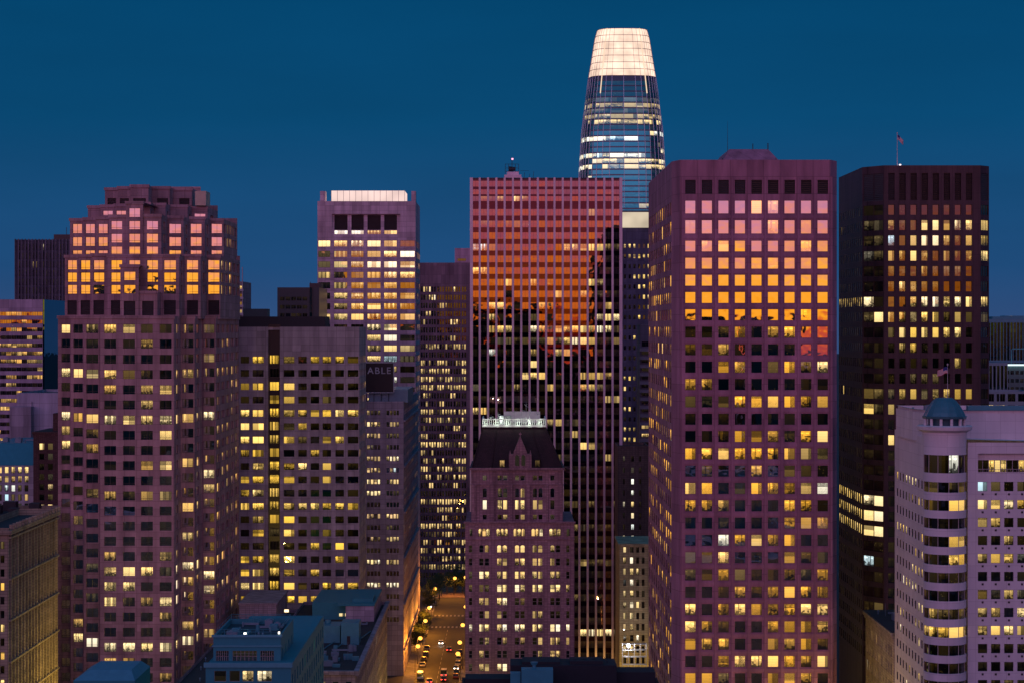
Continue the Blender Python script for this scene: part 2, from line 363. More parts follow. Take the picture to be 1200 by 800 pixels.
# ================================================================== towers
# ---- stepped granite tower on the left
pinkw = wall_mat((.41, .255, .28), (3.1, 1.95))
gA = glass_mat((1.0, .95, .92), .95, (1.0, .52, .10), .95)
A = Bld('stepped_tower', 'tall pinkish granite tower with stepped crown, upper windows glowing yellow and pink', 'skyscraper', (-98, 560, 0), pinkw, gA, .2)
def stepped(segs, yt, yb, Yb, rows_for, side_rows=None, back=590, prio=1, zt_list=None, zb=None):
    """segs: (X0, X1, Y, [window px pairs], ytop or None), left to right"""
    pts = []
    for i, (x0, x1, Y, cl, st) in enumerate(segs):
        top = PZ(st if st is not None else yt, Y); bot = zb if zb is not None else 0
        A.facade((x0, Y), (x1, Y), bot, top, cols_px(cl, Y, x0), rows_for(i, Y), nm=1, transom=.22, prio=prio, depth=.5, yaw=.085 if (i and segs[i - 1][2] < Y and zb is not None) else 0)
        nY = segs[i + 1][2] if i + 1 < len(segs) else back
        if nY > Y:
            n = 2 if i == len(segs) - 1 else 0
            L_ = nY - Y
            if i == len(segs) - 1 and side_rows: A.facade((x1, Y), (x1, nY), bot, top, cols_auto(L_, 5, .6), side_rows(Y), nm=1, prio=0, depth=.4)
            elif L_ > 5 and prio: A.facade((x1, Y), (x1, nY), bot, top, [(L_ * .3, L_ * .6)], [r for r in rows_for(i, Y) if r[2][0] != '#'], nm=0, prio=-1, depth=.3)
            else: A.facade((x1, Y), (x1, nY), bot, top)
        pY = segs[i - 1][2] if i else back
        if pY > Y: A.facade((x0, pY), (x0, Y), bot, top)
        A.w.face([(x0, Y, top), (x1, Y, top), (x1, back, top), (x0, back, top)])
        # coping
        mc = MB(); mc.box(x0 - .25, x1 + .25, Y - .25, Y + .6, top - .55, top + .25); mc.build('coping', pinkw, A.root)
    A.facade((segs[-1][1], back), (segs[0][0], back), bot, PZ(yt, back))
PA = ['w.oyodddr', '.....o...', '........o', 'wwwydd.o.', '...o.oy..', '.....o...', 'wyywwywow', 'o.d...y..', 'w.o......', '.....owy.', '........w', '..oodoo.o', '.......yd', '.o.......', '.......o.', '...o..o..',
      '..dwwwdwo', '...ww..ow', '..dwdow.w', '......o..', '.o.....o.', '.wwwwwwwo', '...oo....', '......o..', '.........', '.o..o....', '..o......']
PA = [p.replace('r', 'd') for p in PA]
def rowsA(lo, hi):
    def f(i, Y):
        return [(PZ(380 + 17.75 * k + 10.5, 520), PZ(380 + 17.75 * k, 520), PA[k][lo[i]:hi[i]]) for k in range(len(PA))]
    return f
shaft = [(-120.6, -115.5, 544, [(72, 82)], None), (-115.5, -110.4, 536, [(86, 97)], None), (-110.4, -104.65, 528, [(101, 115)], None),
         (-104.65, -85.8, 520, [(122, 136), (144, 158), (165, 179), (187, 201)], None), (-85.8, -82.3, 531, [(213.5, 226.5)], None), (-82.3, -78.7, 544, [(238.5, 251)], None)]
sideA = lambda Y: [(PZ(380 + 17.75 * k + 10.5, 520), PZ(380 + 17.75 * k, 520), p) for k, p in enumerate(rnd_rows(26, 5, .2, .15, chars='doy'))]
stepped(shaft, 371, 800, 0, rowsA([0, 1, 2, 3, 7, 8], [1, 2, 3, 7, 8, 9]), sideA)
def rw(ys, Yr, ch='.', louv=None):
    r = [(PZ(b, Yr), PZ(a, Yr), ch) for a, b in ys]
    if louv: r += [(PZ(b, Yr), PZ(a, Yr), '#', dict(nm=0)) for a, b in louv]
    return r
zA = PZ(371, 520) - .5
yel = [(305, 316), (319.5, 330.5), (334, 344.5)]
t1 = [(PX(76, 546), PX(92, 540), 546, [(79, 90)], 300), (PX(92, 540), PX(107.5, 534), 540, [(94.5, 105.5)], 299), (PX(107.5, 534), PX(126, 527), 534, [(109.5, 122)], 298),
      (PX(126, 527), PX(210, 527), 527, [(130, 143), (151, 164), (172, 185), (192, 206)], 299), (PX(210, 527), PX(235, 536), 536, [(219, 232)], 299), (PX(235, 536), PX(258, 548), 548, [(244, 257)], 300)]
stepped(t1, 300, 371, 0, lambda i, Y: rw(yel, Y, '.', [(352, 369)]), lambda Y: rw(yel, Y, 'ody..'), 588, 2, zb=zA)
mini = [(PX(141, 521), PX(162.5, 521), 521, [(145, 158.5)], 311), (PX(162.5, 521), PX(184, 521), 521.6, [(166.5, 180)], 342)]
stepped(mini, 341, 371, 0, lambda i, Y: rw([(318.5, 328.5), (334, 344)] if i == 0 else [], Y, '.', [(353, 370)]), None, 530, 2, zb=zA)
z2 = PZ(300, 527) - .5
t2 = [(PX(82, 552), PX(97.5, 546), 552, [(85, 96)], 257), (PX(97.5, 546), PX(112.5, 538), 546, [(100, 111)], 256), (PX(112.5, 538), PX(128, 530), 538, [(115, 126)], 255),
      (PX(128, 530), PX(148, 530), 530, [(130, 143)], 253), (PX(148, 530), PX(168, 530), 529.4, [(151, 164)], 237), (PX(168, 530), PX(189, 530), 530, [(172, 185)], 252),
      (PX(189, 530), PX(215, 540), 540, [(198.5, 212)], 254), (PX(215, 540), PX(240, 551), 551, [(223.5, 236)], 255), (PX(240, 551), PX(262, 562), 562, [(248, 260)], 257)]
def r2(i, Y):
    if 3 <= i <= 5: return rw([(259, 269), (274, 284.5), (289, 299.5), ] + ([(244, 254.5)] if i == 4 else []), Y)
    return rw([(262.5, 273.5), (278, 288.5), (293.5, 298)], Y)
stepped(t2, 256, 300, 0, r2, lambda Y: rw([(262, 273), (278, 288)], Y, '.oyd.'), 590, 2, zb=z2)
z3 = PZ(256, 535) - .5
t3 = [(PX(103, 562), PX(118, 556), 562, [], 242), (PX(118, 556), PX(134, 550), 556, [(120.5, 132)], 241), (PX(134, 550), PX(150, 546), 550, [(136, 147.5)], 240), (PX(150, 546), PX(176, 546), 546, [], 238),
      (PX(176, 546), PX(194, 552), 552, [(178, 191)], 239), (PX(194, 552), PX(220, 560), 560, [], 241), (PX(220, 560), PX(243, 568), 568, [(228, 240.5)], 243)]
stepped(t3, 241, 256, 0, lambda i, Y: rw([(247, 252.5)] if i < 5 else [(250.5, 255)], Y), None, 588, 2, zb=z3)
z4 = PZ(241, 546) - .5
t4 = [(PX(123, 570), PX(138, 565), 570, [(126, 136)], 221), (PX(138, 565), PX(153, 560), 565, [(140.5, 151)], 219.5), (PX(153, 560), PX(174, 560), 560, [(156, 171)], 217.5),
      (PX(174, 560), PX(199, 566), 566, [(184, 197)], 219.5), (PX(199, 566), PX(225, 572), 572, [(210, 222)], 221)]
stepped(t4, 219, 241, 0, lambda i, Y: rw([], Y, '.', [(232.5, 240)]), None, 588, 2, zb=z4)
for yy in (224, 228.5, 244.5, 303, 347.5):
    pass
A.finish()
m = MB(); m.box(-87.6, -84.6, 566, 574, PZ(241, 566), PZ(224, 566))
A.part('plant_screen', m, plain('screen_metal', (.45, .38, .30), .5, .3))

# ---- double slab in front of the left centre
conc = wall_mat((.44, .39, .41), (2.6, 1.95))
gC = glass_mat((.8, .85, 1.0), .10, (1.0, .58, .07), 1.1)
YC = 600
C = Bld('slab_tower', 'mauve concrete slab tower split by a dark glass strip, many yellow lit square windows', 'office tower', (PX(350, YC), YC + 14, 0), conc, gC, .0)
PCL = ['.y', '..', 'oy', '..', 'wy', 'ww', 'ww', 'oy', '.w', 'oy', 'yw', 'yy', '.o', '.y', '..', 'yy', 'yy', 'ww', 'yy', '.y', '..', 'o.']
PCR = ['y', '.', 'y', 'o', 'y', 'y', 'o', 'o', 'y', 'y', 'y', 'o', 'o', 'd', '.', 'o', 'y', 'y', 'd', '.', '.', 'o']
PCX = ['o.oood', '......', 'y.....', 'o..d..', 'oooyww', 'do....', 'yd.ow.', '..o...', 'ow.o..', 'o..o..', '......', 'ooyoyo', 'y.....', 'y..dd.', '..o.y.', 'y...y.', 'o.o...', 'yd.yyo', 'yoo...', '......', '......', 'y..o..']
xl, xr0, xr1, xr2 = PX(276, YC), PX(314, YC), PX(328, YC), PX(421, YC)
rC = lambda P: rows_px(417.5, 8, 15.58, 22, YC, P)
C.facade((xl, YC), (xr0, YC), 0, PZ(383, YC), cols_px([(282, 292), (296, 309)], YC, xl), rC(PCL), nm=1, prio=2)
C.facade((xr0, YC), (xr0, YC + 1.5), 0, PZ(383, YC)); C.facade((xr1, YC + 1.5), (xr1, YC), 0, PZ(383, YC))
C.facade((xr1, YC), (xr2, YC), 0, PZ(383, YC), cols_px([(332.5, 345), (349.5, 359.5), (364, 374), (378, 388), (393, 403), (407.5, 420)], YC, xr1), rC(PCX), nm=0, prio=1)
C.facade((xr2, YC), (xr2, YC + 27), 0, PZ(383, YC), cols_auto(27, 6, .6), rC(rnd_rows(22, 6, .1, .15)), nm=0, prio=0)
C.facade((xr2, YC + 27), (xl, YC + 27), 0, PZ(383, YC)); C.facade((xl, YC + 27), (xl, YC), 0, PZ(383, YC))
dk = Bld('tmp', 'x', 'x', C.root.location, plain('dark_spandrel', (.012, .012, .015), .25), gC, .15)
dk.facade((xr0, YC + 1.5), (xr1, YC + 1.5), 0, PZ(380, YC), [(.4, PX(328, YC) - PX(314, YC) - .4)], rows_px(416, 10, 15.58, 22, YC, PCR), nm=2, depth=.08)
C.wins += [dict(W, prio=3) for W in dk.wins]; dkw = dk.w
bpy.data.objects.remove(dk.root)
C.finish(); C.part('glass_strip', dkw, plain('dark_spandrel', (.012, .012, .015), .25))
C.roof([(xl, YC), (xr2, YC), (xr2, YC + 27), (xl, YC + 27)], PZ(383, YC))
m = MB(); m.box(PX(280, 607), PX(381, 607), 607, 622, PZ(384, 600) - 1.5, PZ(371, 607)); C.part('penthouse', m, plain('dark_cladding', (.02, .02, .025), .6))
m = MB(); m.box(PX(285, 614), PX(313, 614), 614, 621, PZ(372, 607), PZ(362, 614)); C.part('lift_housing', m, plain('teal_cladding', (.05, .08, .09), .6))

# ---- tower with the floodlit crown
YD = 767
D_ = Bld('crowned_tower', 'mauve office tower whose roof carries a long floodlit white box, rows of lit strip windows', 'skyscraper', (PX(430, YD), YD + 20, 0), wall_mat((.60, .46, .52), (3.4, 2.0)), glass_mat((1, .8, .72), .30, (1, .60, .16), 1.0), .38)
xa, xb = PX(372, YD), PX(487, YD)
PD = ['ddddd.', 'wywwyd', 'doooww', 'doowww', 'yddowy', '.oodod', '.ywyyo', '.oyyyo', 'yyyyoo', '...ww.', '.ddyw.', 'wd.oyo', 'ooyycd', '.ddoo.', '..oyc.', 'oddod.', '.doyo.', 'ooydwo', '.ooyoo', 'o.oyo.', 'yy.oo.']
PD[0] = '.wwwwd'
cD = [(373, 387), (391.5, 407), (411.5, 426), (430.5, 446), (450, 465), (469, 486)]
mid = cD[1:5]
D_.facade((xa, YD), (xb, YD), 0, PZ(276, YD), cols_px(cD, YD, xa), rows_px(282, 7.2, 12.25, 20, YD, [p for p in PD[1:]]), nm=2, prio=1)
D_.facade((xa, YD), (PX(389, YD), YD), PZ(276, YD), PZ(236, YD)); D_.facade((PX(469, YD), YD), (xb, YD), PZ(276, YD), PZ(236, YD))
xm0, xm1 = PX(389, YD), PX(469, YD)
D_.facade((xm0, YD + 1.2), (xm1, YD + 1.2), PZ(276, YD), PZ(251, YD), cols_px(mid, YD, xm0), [(PZ(274.5, YD), PZ(270, YD), 'wwyy'), (PZ(269.5, YD), PZ(252, YD), '#', dict(nm=0))], nm=3, prio=2, depth=.6)
D_.facade((xm0, YD), (xm1, YD), PZ(251, YD), PZ(236, YD))
D_.facade((xm0, YD), (xm0, YD + 1.2), PZ(276, YD), PZ(251, YD)); D_.facade((xm1, YD + 1.2), (xm1, YD), PZ(276, YD), PZ(251, YD))
D_.w.face([(xm0, YD, PZ(251, YD)), (xm0, YD + 1.2, PZ(251, YD)), (xm1, YD + 1.2, PZ(251, YD)), (xm1, YD, PZ(251, YD))])
D_.w.face([(xm0, YD, PZ(276, YD)), (xm1, YD, PZ(276, YD)), (xm1, YD + 1.2, PZ(276, YD)), (xm0, YD + 1.2, PZ(276, YD))])
D_.facade((xb, YD), (xb, YD + 36), 0, PZ(236, YD), cols_auto(36, 5, .8), rows_px(282, 7.2, 12.25, 20, YD, rnd_rows(20, 5, .35, .2)), nm=2, prio=0)
D_.facade((xb, YD + 36), (xa, YD + 36), 0, PZ(236, YD)); D_.facade((xa, YD + 36), (xa, YD), 0, PZ(236, YD))
D_.finish(); D_.roof([(xa, YD), (xb, YD), (xb, YD + 36), (xa, YD + 36)], PZ(236, YD))
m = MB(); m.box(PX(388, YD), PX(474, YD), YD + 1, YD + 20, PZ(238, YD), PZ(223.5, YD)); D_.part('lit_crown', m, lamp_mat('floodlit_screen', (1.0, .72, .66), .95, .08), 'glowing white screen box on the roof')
m = MB()
for a, b in ((375, 381), (482, 487)): m.box(PX(a, YD), PX(b, YD), YD + .5, YD + 6, PZ(236, YD) - .5, PZ(224, YD))
D_.part('corner_pier', m, D_.wall)
m = MB()
for i in range(13): x = PX(388 + i * 7.17, YD); m.box(x - .06, x + .06, YD + .85, YD + 1.0, PZ(237, YD), PZ(223, YD))
D_.part('screen_mullion', m, FRAME_LT)

# ---- striped tower
YG = 660
mg = plain('dark_spandrel_panel', (.05, .025, .035), .18, .0)
G = Bld('striped_tower', 'dark glass tower striped by close pink vertical fins, an orange sunset band across its middle', 'skyscraper', (PX(640, YG), YG + 18, 0), glass_mat((.75, .22, .30), .14), glass_mat((1.0, .46, .46), .42, (1, .58, .14), 1.0), .25)
G.tilt = .0045
nb = 18; xg0, xg1 = PX(552.5, YG), PX(727.5, YG); bw = (xg1 - xg0) / nb
PG = {3: ('.', 0, 18)}
pats = rnd_rows(42, nb, .10, .06, chars='ddoyw')
def setr(k, s): pats[k] = s
setr(0, '..............o...'); setr(1, '.dd.ddd...........'); setr(2, '.'*18); setr(3, 'ccd........yyoyoyd'); setr(4, '.'*18); setr(5, 'yy................')
setr(6, '..ddy..o.o....yo..'); setr(7, '..........o..o.d..'); setr(8, '..yy....od....d.o.'); setr(9, '..o....d.......www'); setr(10, '..oyo..wodoyyyowwd'); setr(11, '...ddddddodywyoddo')
setr(12, '..c....o..oo......'); setr(13, '.......y..........'); setr(14, '......yyy....oooo.'); setr(15, 'd....o...o.d.ood..'); setr(16, '................oo'); setr(17, 'yy................')
setr(18, '.........oo.d.....'); setr(19, '............o.....'); setr(20, '.............yo...')
rG = [(PZ(245 + 13.66 * k + 8, YG), PZ(245 + 13.66 * k, YG), pats[k]) for k in range(40)]
xx = [(bw * i + .30, bw * (i + 1) - .30) for i in range(nb)]
rtop = [(PZ(b, YG), PZ(a, YG), q) for a, b, q in ((212, 219, '.' * 18), (222, 228, '.' * 18), (230, 236, '.ddo.wo...........'))]
G.facade((xg0, YG), (xg1, YG), 0, PZ(210, YG), xx, rtop + rG, nm=1, prio=1, depth=.06, frame_w=.04)
P = [(xg0, YG), (xg1, YG), (xg1, YG + 34), (xg0, YG + 34)]
for k in (1, 2, 3): G.facade(P[k], P[(k + 1) % 4], 0, PZ(210, YG))
G.finish('spandrel'); G.roof(P, PZ(210, YG), ROOF_D)
finm = wall_mat((.86, .62, .70), (8, 3.75), .5, .06, dirt=.15, mort=.8)
for i in range(nb + 1):
    x = xg0 + bw * i; m = MB(); hw = .48 if i in (0, nb) else .33
    m.box(x - hw, x + hw, YG - .75, YG - .03, 0, PZ(208.5, YG)); o = G.part('fin', m, finm)
m = MB()
for x in (xg0 - .45, ): m.box(x, xg1 + .45, YG - .02, YG + 34.1, PZ(210.5, YG), PZ(208.5, YG))
G.part('roof_cap', m, wall_mat((.10, .06, .08), (8, 3.75), .6))
for i in range(1, 9):
    m = MB(); y = YG + 34 * i / 9; m.box(xg1 + .02, xg1 + .6, y - .3, y + .3, 0, PZ(209, YG)); G.part('fin', m, finm)
m = MB(); yz = PZ(208.5, YG)
m.box(PX(591, YG), PX(611, YG), YG + 8, YG + 14, yz, yz + 1.6); m.box(PX(594, YG), PX(608, YG), YG + 9, YG + 13, yz + 1.6, yz + 2.6)
G.part('plant_room', m, finm)
m = MB()
for px in range(592, 612, 4): m.tube((PX(px, YG), YG + 10, yz + 2), (PX(px, YG), YG + 10, yz + 5.2), .07)
for dz in (2.8, 3.9, 5.2): m.tube((PX(592, YG), YG + 10, yz + dz), (PX(608, YG), YG + 10, yz + dz), .06)
m.tube((PX(600, YG), YG + 10, yz + 1), (PX(600, YG), YG + 10, yz + 6.6), .09)
for px in (614, 620, 625): m.tube((PX(px, YG), YG + 10, yz), (PX(px + 1, YG), YG + 10, yz + random.uniform(2, 4)), .06)
m.tube((PX(610, YG), YG + 10, yz + 3), (PX(620, YG), YG + 10, yz + 3), .05)
m.tube((PX(596, YG), YG + 10, yz + 3.6), (PX(604, YG), YG + 10, yz + 3.6), .9, .6, 12)
G.part('antenna_frame', m, STEEL)
m = MB(); m.tube((PX(600.5, YG), YG + 10, yz + 6.6), (PX(600.5, YG), YG + 10, yz + 7.1), .28); G.part('beacon', m, lamp_mat('beacon', (1, .35, .5), 2.5))

# ---- gothic revival building in front of it
YH = 560
terra = wall_mat((.36, .22, .26), (.9, .45), .8, .2)
gH = glass_mat((.9, .85, .95), .22, (1, .60, .20), 1.0)
Hh = Bld('gothic_building', 'purple brick revival building with steep dark roof, small gable and floodlit roof railing', 'building', (PX(609, YH), YH + 16, 0), terra, gH, .22, FRAME_LT)
xh0, xh1 = PX(545, YH), PX(673, YH)
base = [549.5, 561.5, 568, 582.5, 589, 603, 609.5, 624, 630.5, 645, 651.5, 663.5]
colsH = [(549.5, 553.5)] + [(a, a + 5.2) for a in (561.5, 568, 582.5, 589, 603.3, 609.8, 624, 630.5, 644.8, 651.3)] + [(663.5, 667.5)]
PH = ['..owyyyooo..', '..' + '.yo' + 'oyoyo..', 'd' + 'wwoyyyoooo' + '.', 'd' + 'ddwwwwwwww' + 'y', '.' + 'oowwdd....' + '.', '.' + '.oo...oo..' + '.', 'w' + 'wwwwwwwwww' + 'w', '..o.o.o.ooyo', '.o......oyy.', 'd' + 'ooww' + 'w.....' + '.', '............', '.o..y.......', '....oo.y....', '............']
PH = [(p + '............')[:12] for p in PH]
rH = rows_px(638.3, 8.6, 15.45, 14, YH, PH)
rH[0] = (*rH[0][:3], dict(arch=True))
zs = PZ(611, YH)
Hh.facade((xh0, YH), (xh1, YH), 0, PZ(616.5, YH) - .01, cols_px(colsH, YH, xh0), rH, nm=0, transom=.5, prio=1, depth=.3)
tri = [(550.5, 553.5)] + [(a + k * 4.7, a + k * 4.7 + 3.6) for a in (560.8, 582, 602, 623, 643.8) for k in range(3)] + [(664, 667.5)]
Hh.facade((xh0, YH), (xh1, YH), PZ(616.5, YH) - .01, PZ(616.5, YH) + 0.0, [], [])
Hh.facade((xh0, YH), (xh1, YH), PZ(616.5, YH), zs, [], [])
# arched triplet band sits just under the setback ledge
Hh.w = Hh.w
P = [(xh0, YH), (xh1, YH), (xh1, YH + 32), (xh0, YH + 32)]
Hh.facade(P[1], P[2], 0, zs, cols_auto(32, 8, .4), [(a, b, p) for (a, b, _, _), p in zip(rH, rnd_rows(14, 8, .1, .3))], nm=0, transom=.5, depth=.3)
Hh.facade(P[2], P[3], 0, zs); Hh.facade(P[3], P[0], 0, zs)
Hh.w.face([(*p, zs) for p in P])
# upper stage, set back
xu0, xu1 = PX(552, YH), PX(660, YH); yu = YH + 1.5
zu = PZ(549.5, YH)
upc = [(565.5, 570.5), (583, 588.3), (589.5, 594.6), (603.5, 608.5), (610, 615), (624.5, 629.5), (631, 636), (645, 650)]
Hh.facade((xu0, yu), (xu1, yu), zs, zu, cols_px(upc, YH, xu0), [(PZ(609, YH), PZ(603, YH), '.do.od.d'), (PZ(597, YH), PZ(586, YH), 'wwwwwoo.'), (PZ(583, YH), PZ(572, YH), '.dd.o...', dict(arch=True)), (PZ(563, YH), PZ(557, YH), 'dddd.d..')], nm=0, prio=3, depth=.5)
P2 = [(xu0, yu), (xu1, yu), (xu1, YH + 30), (xu0, YH + 30)]
for k in (1, 2, 3): Hh.facade(P2[k], P2[(k + 1) % 4], zs, zu)
Hh.finish()
# triplets: shallow bronze-framed arches
tb = Bld('tmp', 'x', 'x', Hh.root.location, terra, gH, .42, FRAME_LT)
mb = MB()
m = MB()
for i, (a, b) in enumerate(tri):
    x0, x1 = PX(a, YH), PX(b, YH); z0, z1 = PZ(627.5, YH), PZ(619, YH)
    mb = MB(); cx = (x0 + x1) / 2; r = (x1 - x0) / 2; pts = [(x0, z0), (x1, z0)] + [(cx + r * math.cos(math.pi * t / 8), z1 - r + r * math.sin(math.pi * t / 8)) for t in range(9)]
    lit, hue, seed = win_attr('d' if i in (0, 16) else random.choice('yyyw'), .22)
    mb.face([(x, YH - .03, z) for x, z in pts], 0, [((x - x0) / (x1 - x0), (z - z0) / (z1 - z0)) for x, z in pts], (lit, hue, seed, 1))
    n = len(pts)
    for k in range(n):
        (x, z), (x2, z2) = pts[k], pts[(k + 1) % n]; f = 1.22; g_ = lambda x, z: (cx + (x - cx) * f, (z0 + z1) / 2 + (z - (z0 + z1) / 2) * 1.08)
        q1, q2 = g_(x, z), g_(x2, z2)
        mb.face([(x, YH - .15, z), (q1[0], YH - .15, q1[1]), (q2[0], YH - .15, q2[1]), (x2, YH - .15, z2)], 1)
        mb.face([(x, YH - .15, z), (x2, YH - .15, z2), (x2, YH - .03, z2), (x, YH - .03, z)], 1)
        mb.face([(*q1[:1], YH - .15, q1[1]), (q1[0], YH, q1[1]), (q2[0], YH, q2[1]), (q2[0], YH - .15, q2[1])], 1)
    mb.build('arched_window', [gH, terra], Hh.root)
bpy.data.objects.remove(tb.root)
m = MB(); m.box(xh0 - .3, xh1 + .3, YH - .45, YH + .1, PZ(612.5, YH), PZ(610.5, YH)); m.box(xh0 - .15, xh1 + .15, YH - .25, YH + .02, PZ(631.5, YH), PZ(630.5, YH))
m.box(xu0 - .4, xu1 + .4, yu - .6, YH + 30.3, zu - .3, zu + .35); m.box(xu0 - .15, xu1 + .15, yu - .25, yu + .01, PZ(568.5, YH), PZ(567.5, YH))
for px in (555, 577, 598, 619, 640, 657): m.box(PX(px, YH) - .55, PX(px, YH) + .55, yu - .35, yu + .01, zs + .01, PZ(568, YH))
for px in (572, 594, 615, 636, ): pass
Hh.part('cornice', m, terra)
zr = PZ(499, YH)
a0, a1, b0, b1 = xu0 + .3, xu1 - .3, PX(567, YH + 6), PX(638, YH + 6)
m = MB(); f0, f1, g0, g1 = yu + .4, YH + 29, YH + 7, YH + 24
bt = [(a0, f0, zu + .36), (a1, f0, zu + .36), (a1, f1, zu + .36), (a0, f1, zu + .36)]; tp = [(b0, g0, zr), (b1, g0, zr), (b1, g1, zr), (b0, g1, zr)]
for k in range(4): m.face([bt[k], bt[(k + 1) % 4], tp[(k + 1) % 4], tp[k]])
m.face(tp); slate = wall_mat((.035, .012, .018), (.6, .35), .6, .3); Hh.part('mansard_roof', m, slate)
# ribs on the roof
m = MB()
for k in range(4): m.tube(bt[k], tp[k], .22, .22, 6)
for t in (.22, .78):
    m.tube((a0 + (a1 - a0) * t, f0 + .02, zu + .5), (b0 + (b1 - b0) * t, g0, zr), .15, .15, 6)
Hh.part('roof_rib', m, slate)
# gable
m = MB(); yg = yu - .2; cg = PX(609.7, YH)
w1 = PX(623, YH) - cg; w2 = PX(617.5, YH) - cg; zg1, zg2, zg3 = PZ(532, YH), PZ(530, YH), PZ(511, YH)
def prism(mb, pts, y0, y1, mi=0):
    mb.face([(x, y0, z) for x, z in pts], mi); mb.face([(x, y1, z) for x, z in pts[::-1]], mi); n = len(pts)
    for k in range(n):
        (x, z), (x2, z2) = pts[k], pts[(k + 1) % n]; mb.face([(x, y0, z), (x, y1, z), (x2, y1, z2), (x2, y0, z2)], mi)
prism(m, [(cg - w1, zu + .36), (cg + w1, zu + .36), (cg + w1, zg1), (cg + w2, zg1), (cg + w2, zg2), (cg, zg3), (cg - w2, zg2), (cg - w2, zg1), (cg - w1, zg1)], yg, yg + 3.4)
for sg in (-1, 1): m.tube((cg + sg * w1 * .9, yg + .2, zg1), (cg + sg * w1 * .9, yg + .2, zg1 + 1.1), .25, .02, 6)
m.tube((cg, yg + .3, zg3 - .3), (cg, yg + .3, zg3 + 1.2), .16, .05, 6); m.box(cg - .35, cg + .35, yg + .2, yg + .4, zg3 + .5, zg3 + .75)
ga = Hh.part('gable', m, terra)
for sg in (-1, 1):
    x = cg + sg * .85; m = MB(); pts = [(x - .55, zu + .9), (x + .55, zu + .9)] + [(x + .55 * math.cos(math.pi * t / 8), zu + 3.2 + .7 * math.sin(math.pi * t / 8)) for t in range(9)]
    m.face([(a, yg - .03, z) for a, z in pts], 0, [(.5, .5)] * len(pts), (.10, .6, .5, 1)); m.build('gable_window', [gH], ga)
for px, lit in ((588.5, 'y'), (630, 'd')):
    x = PX(px, YH); m = MB(); m.box(x - .75, x + .75, yu + .2, yu + 3, zu + .36, zu + 2.6); dm = Hh.part('dormer', m, slate)
    m = MB(); l = win_attr('o' if lit == 'y' else 'd', .1); m.face([(x - .6, yu + .17, zu + .5), (x + .6, yu + .17, zu + .5), (x + .6, yu + .17, zu + 2.4), (x - .6, yu + .17, zu + 2.4)], 0, [(0, 0), (1, 0), (1, 1), (0, 1)], (l[0] * .7, .05, .95, 1)); m.build('dormer_window', [gH], dm)
for px in (589, 632): 
    x = PX(px, YH); m = MB(); m.tube((x, yu + 3, zu + 2), (x, yu + 3, PZ(523, YH)), .09, .03); Hh.part('finial', m, FRAME_LT)
# balustrade floodlit
wht = plain('white_balustrade', (.75, .78, .72), .6)
m = MB(); x0, x1 = b0 - .5, b1 + .5; yb = g0 - .4
m.box(x0, x1, yb - .5, yb + .1, zr - .5, zr + .1); m.box(x0, x1, yb - .3, yb, zr + 1.5, zr + 1.8)
n = 30
for i in range(n): x = x0 + .2 + (x1 - x0 - .4) * i / (n - 1); m.box(x - .12, x + .12, yb - .25, yb - .05, zr + .1, zr + 1.5)
m.box(x0, x0 + .3, yb, g1, zr - .3, zr + 1.8); m.box(x1 - .3, x1, yb, g1, zr - .3, zr + 1.8)
m.box(x0 + 6, x1 - 1.5, g1 - 3, g1 - 2.6, zr, zr + 3.2)
bal = Hh.part('balustrade', m, wht)
m = MB()
for px, h in ((572, 5.2), (576, 2.6), (584, 3.4), (603, 4), (612, 5), (617, 6.4), (621, 4.6), (630, 3.4)):
    x = PX(px - .5, YH + 12); m.tube((x, g0 + 4, zr), (x, g0 + 4, zr + h), .07, .03)
    for q_ in range(3): a = random.uniform(0, 6.28); m.tube((x, g0 + 4, zr + h * .8), (x + math.cos(a) * .8, g0 + 4, zr + h * .8 + math.sin(a) * .7), .05)
m.tube((PX(592, YH + 12), g0 + 5, zr), (PX(592, YH + 12), g0 + 5, zr + 2.4), 1.7, 1.9, 12)
Hh.part('antenna', m, plain('galvanised_steel', (.4, .42, .42), .5, .3))

# ---- distant rounded tower with the glowing top
YI = 1500
I = Bld('rounded_glass_tower', 'tallest tower, rounded and tapering blue glass with a glowing peach lattice top', 'skyscraper', (PX(731, YI), YI + 33, 0), plain('steel_blue_spandrel', (.05, .08, .12), .25, .3), glass_mat((.05, .72, .80), .28, (1, .66, .28), 1.05), .42)
prof = [(30, 29.6), (34, 31.2), (45, 33.2), (60, 35.5), (87, 40), (110, 43.5), (150, 48), (200, 51), (260, 52.5), (800, 54), (1000, 54)]
def hw(y):
    for (a, p), (b, q) in zip(prof, prof[1:]):
        if a <= y <= b: return (p + (q - p) * (y - a) / (b - a)) * YI / F
    return prof[0][1] * YI / F
cxI, cyI = PX(731.5, YI), YI + 33; NS = 40
def ring(y, off=0):
    r = hw(y) + off; z = PZ(y, YI); res = []
    for k in range(NS):
        t = 2 * math.pi * k / NS + math.pi / NS * 0; c, s_ = math.cos(t), math.sin(t); e = 2 / 3.4
        res.append(Vector((cxI + r * math.copysign(abs(c) ** e, c), cyI + r * math.copysign(abs(s_) ** e, s_), z)))
    return res
litI = {119: 'd' * 40, 125.6: 'd' * 40, 132: 'd' * 40, 138.6: 'o' * 40, 147: 'y' * 40}
litspec = {}
ys = [87 + 6.6 * i for i in range(1, 28)] + [87 + 6.6 * 28]
segvis = [k for k in range(NS) if math.sin(2 * math.pi * (k + .5) / NS) < .25]
order = sorted(segvis, key=lambda k: math.cos(2 * math.pi * (k + .5) / NS))
pos = {k: i / len(order) for i, k in enumerate(order)}
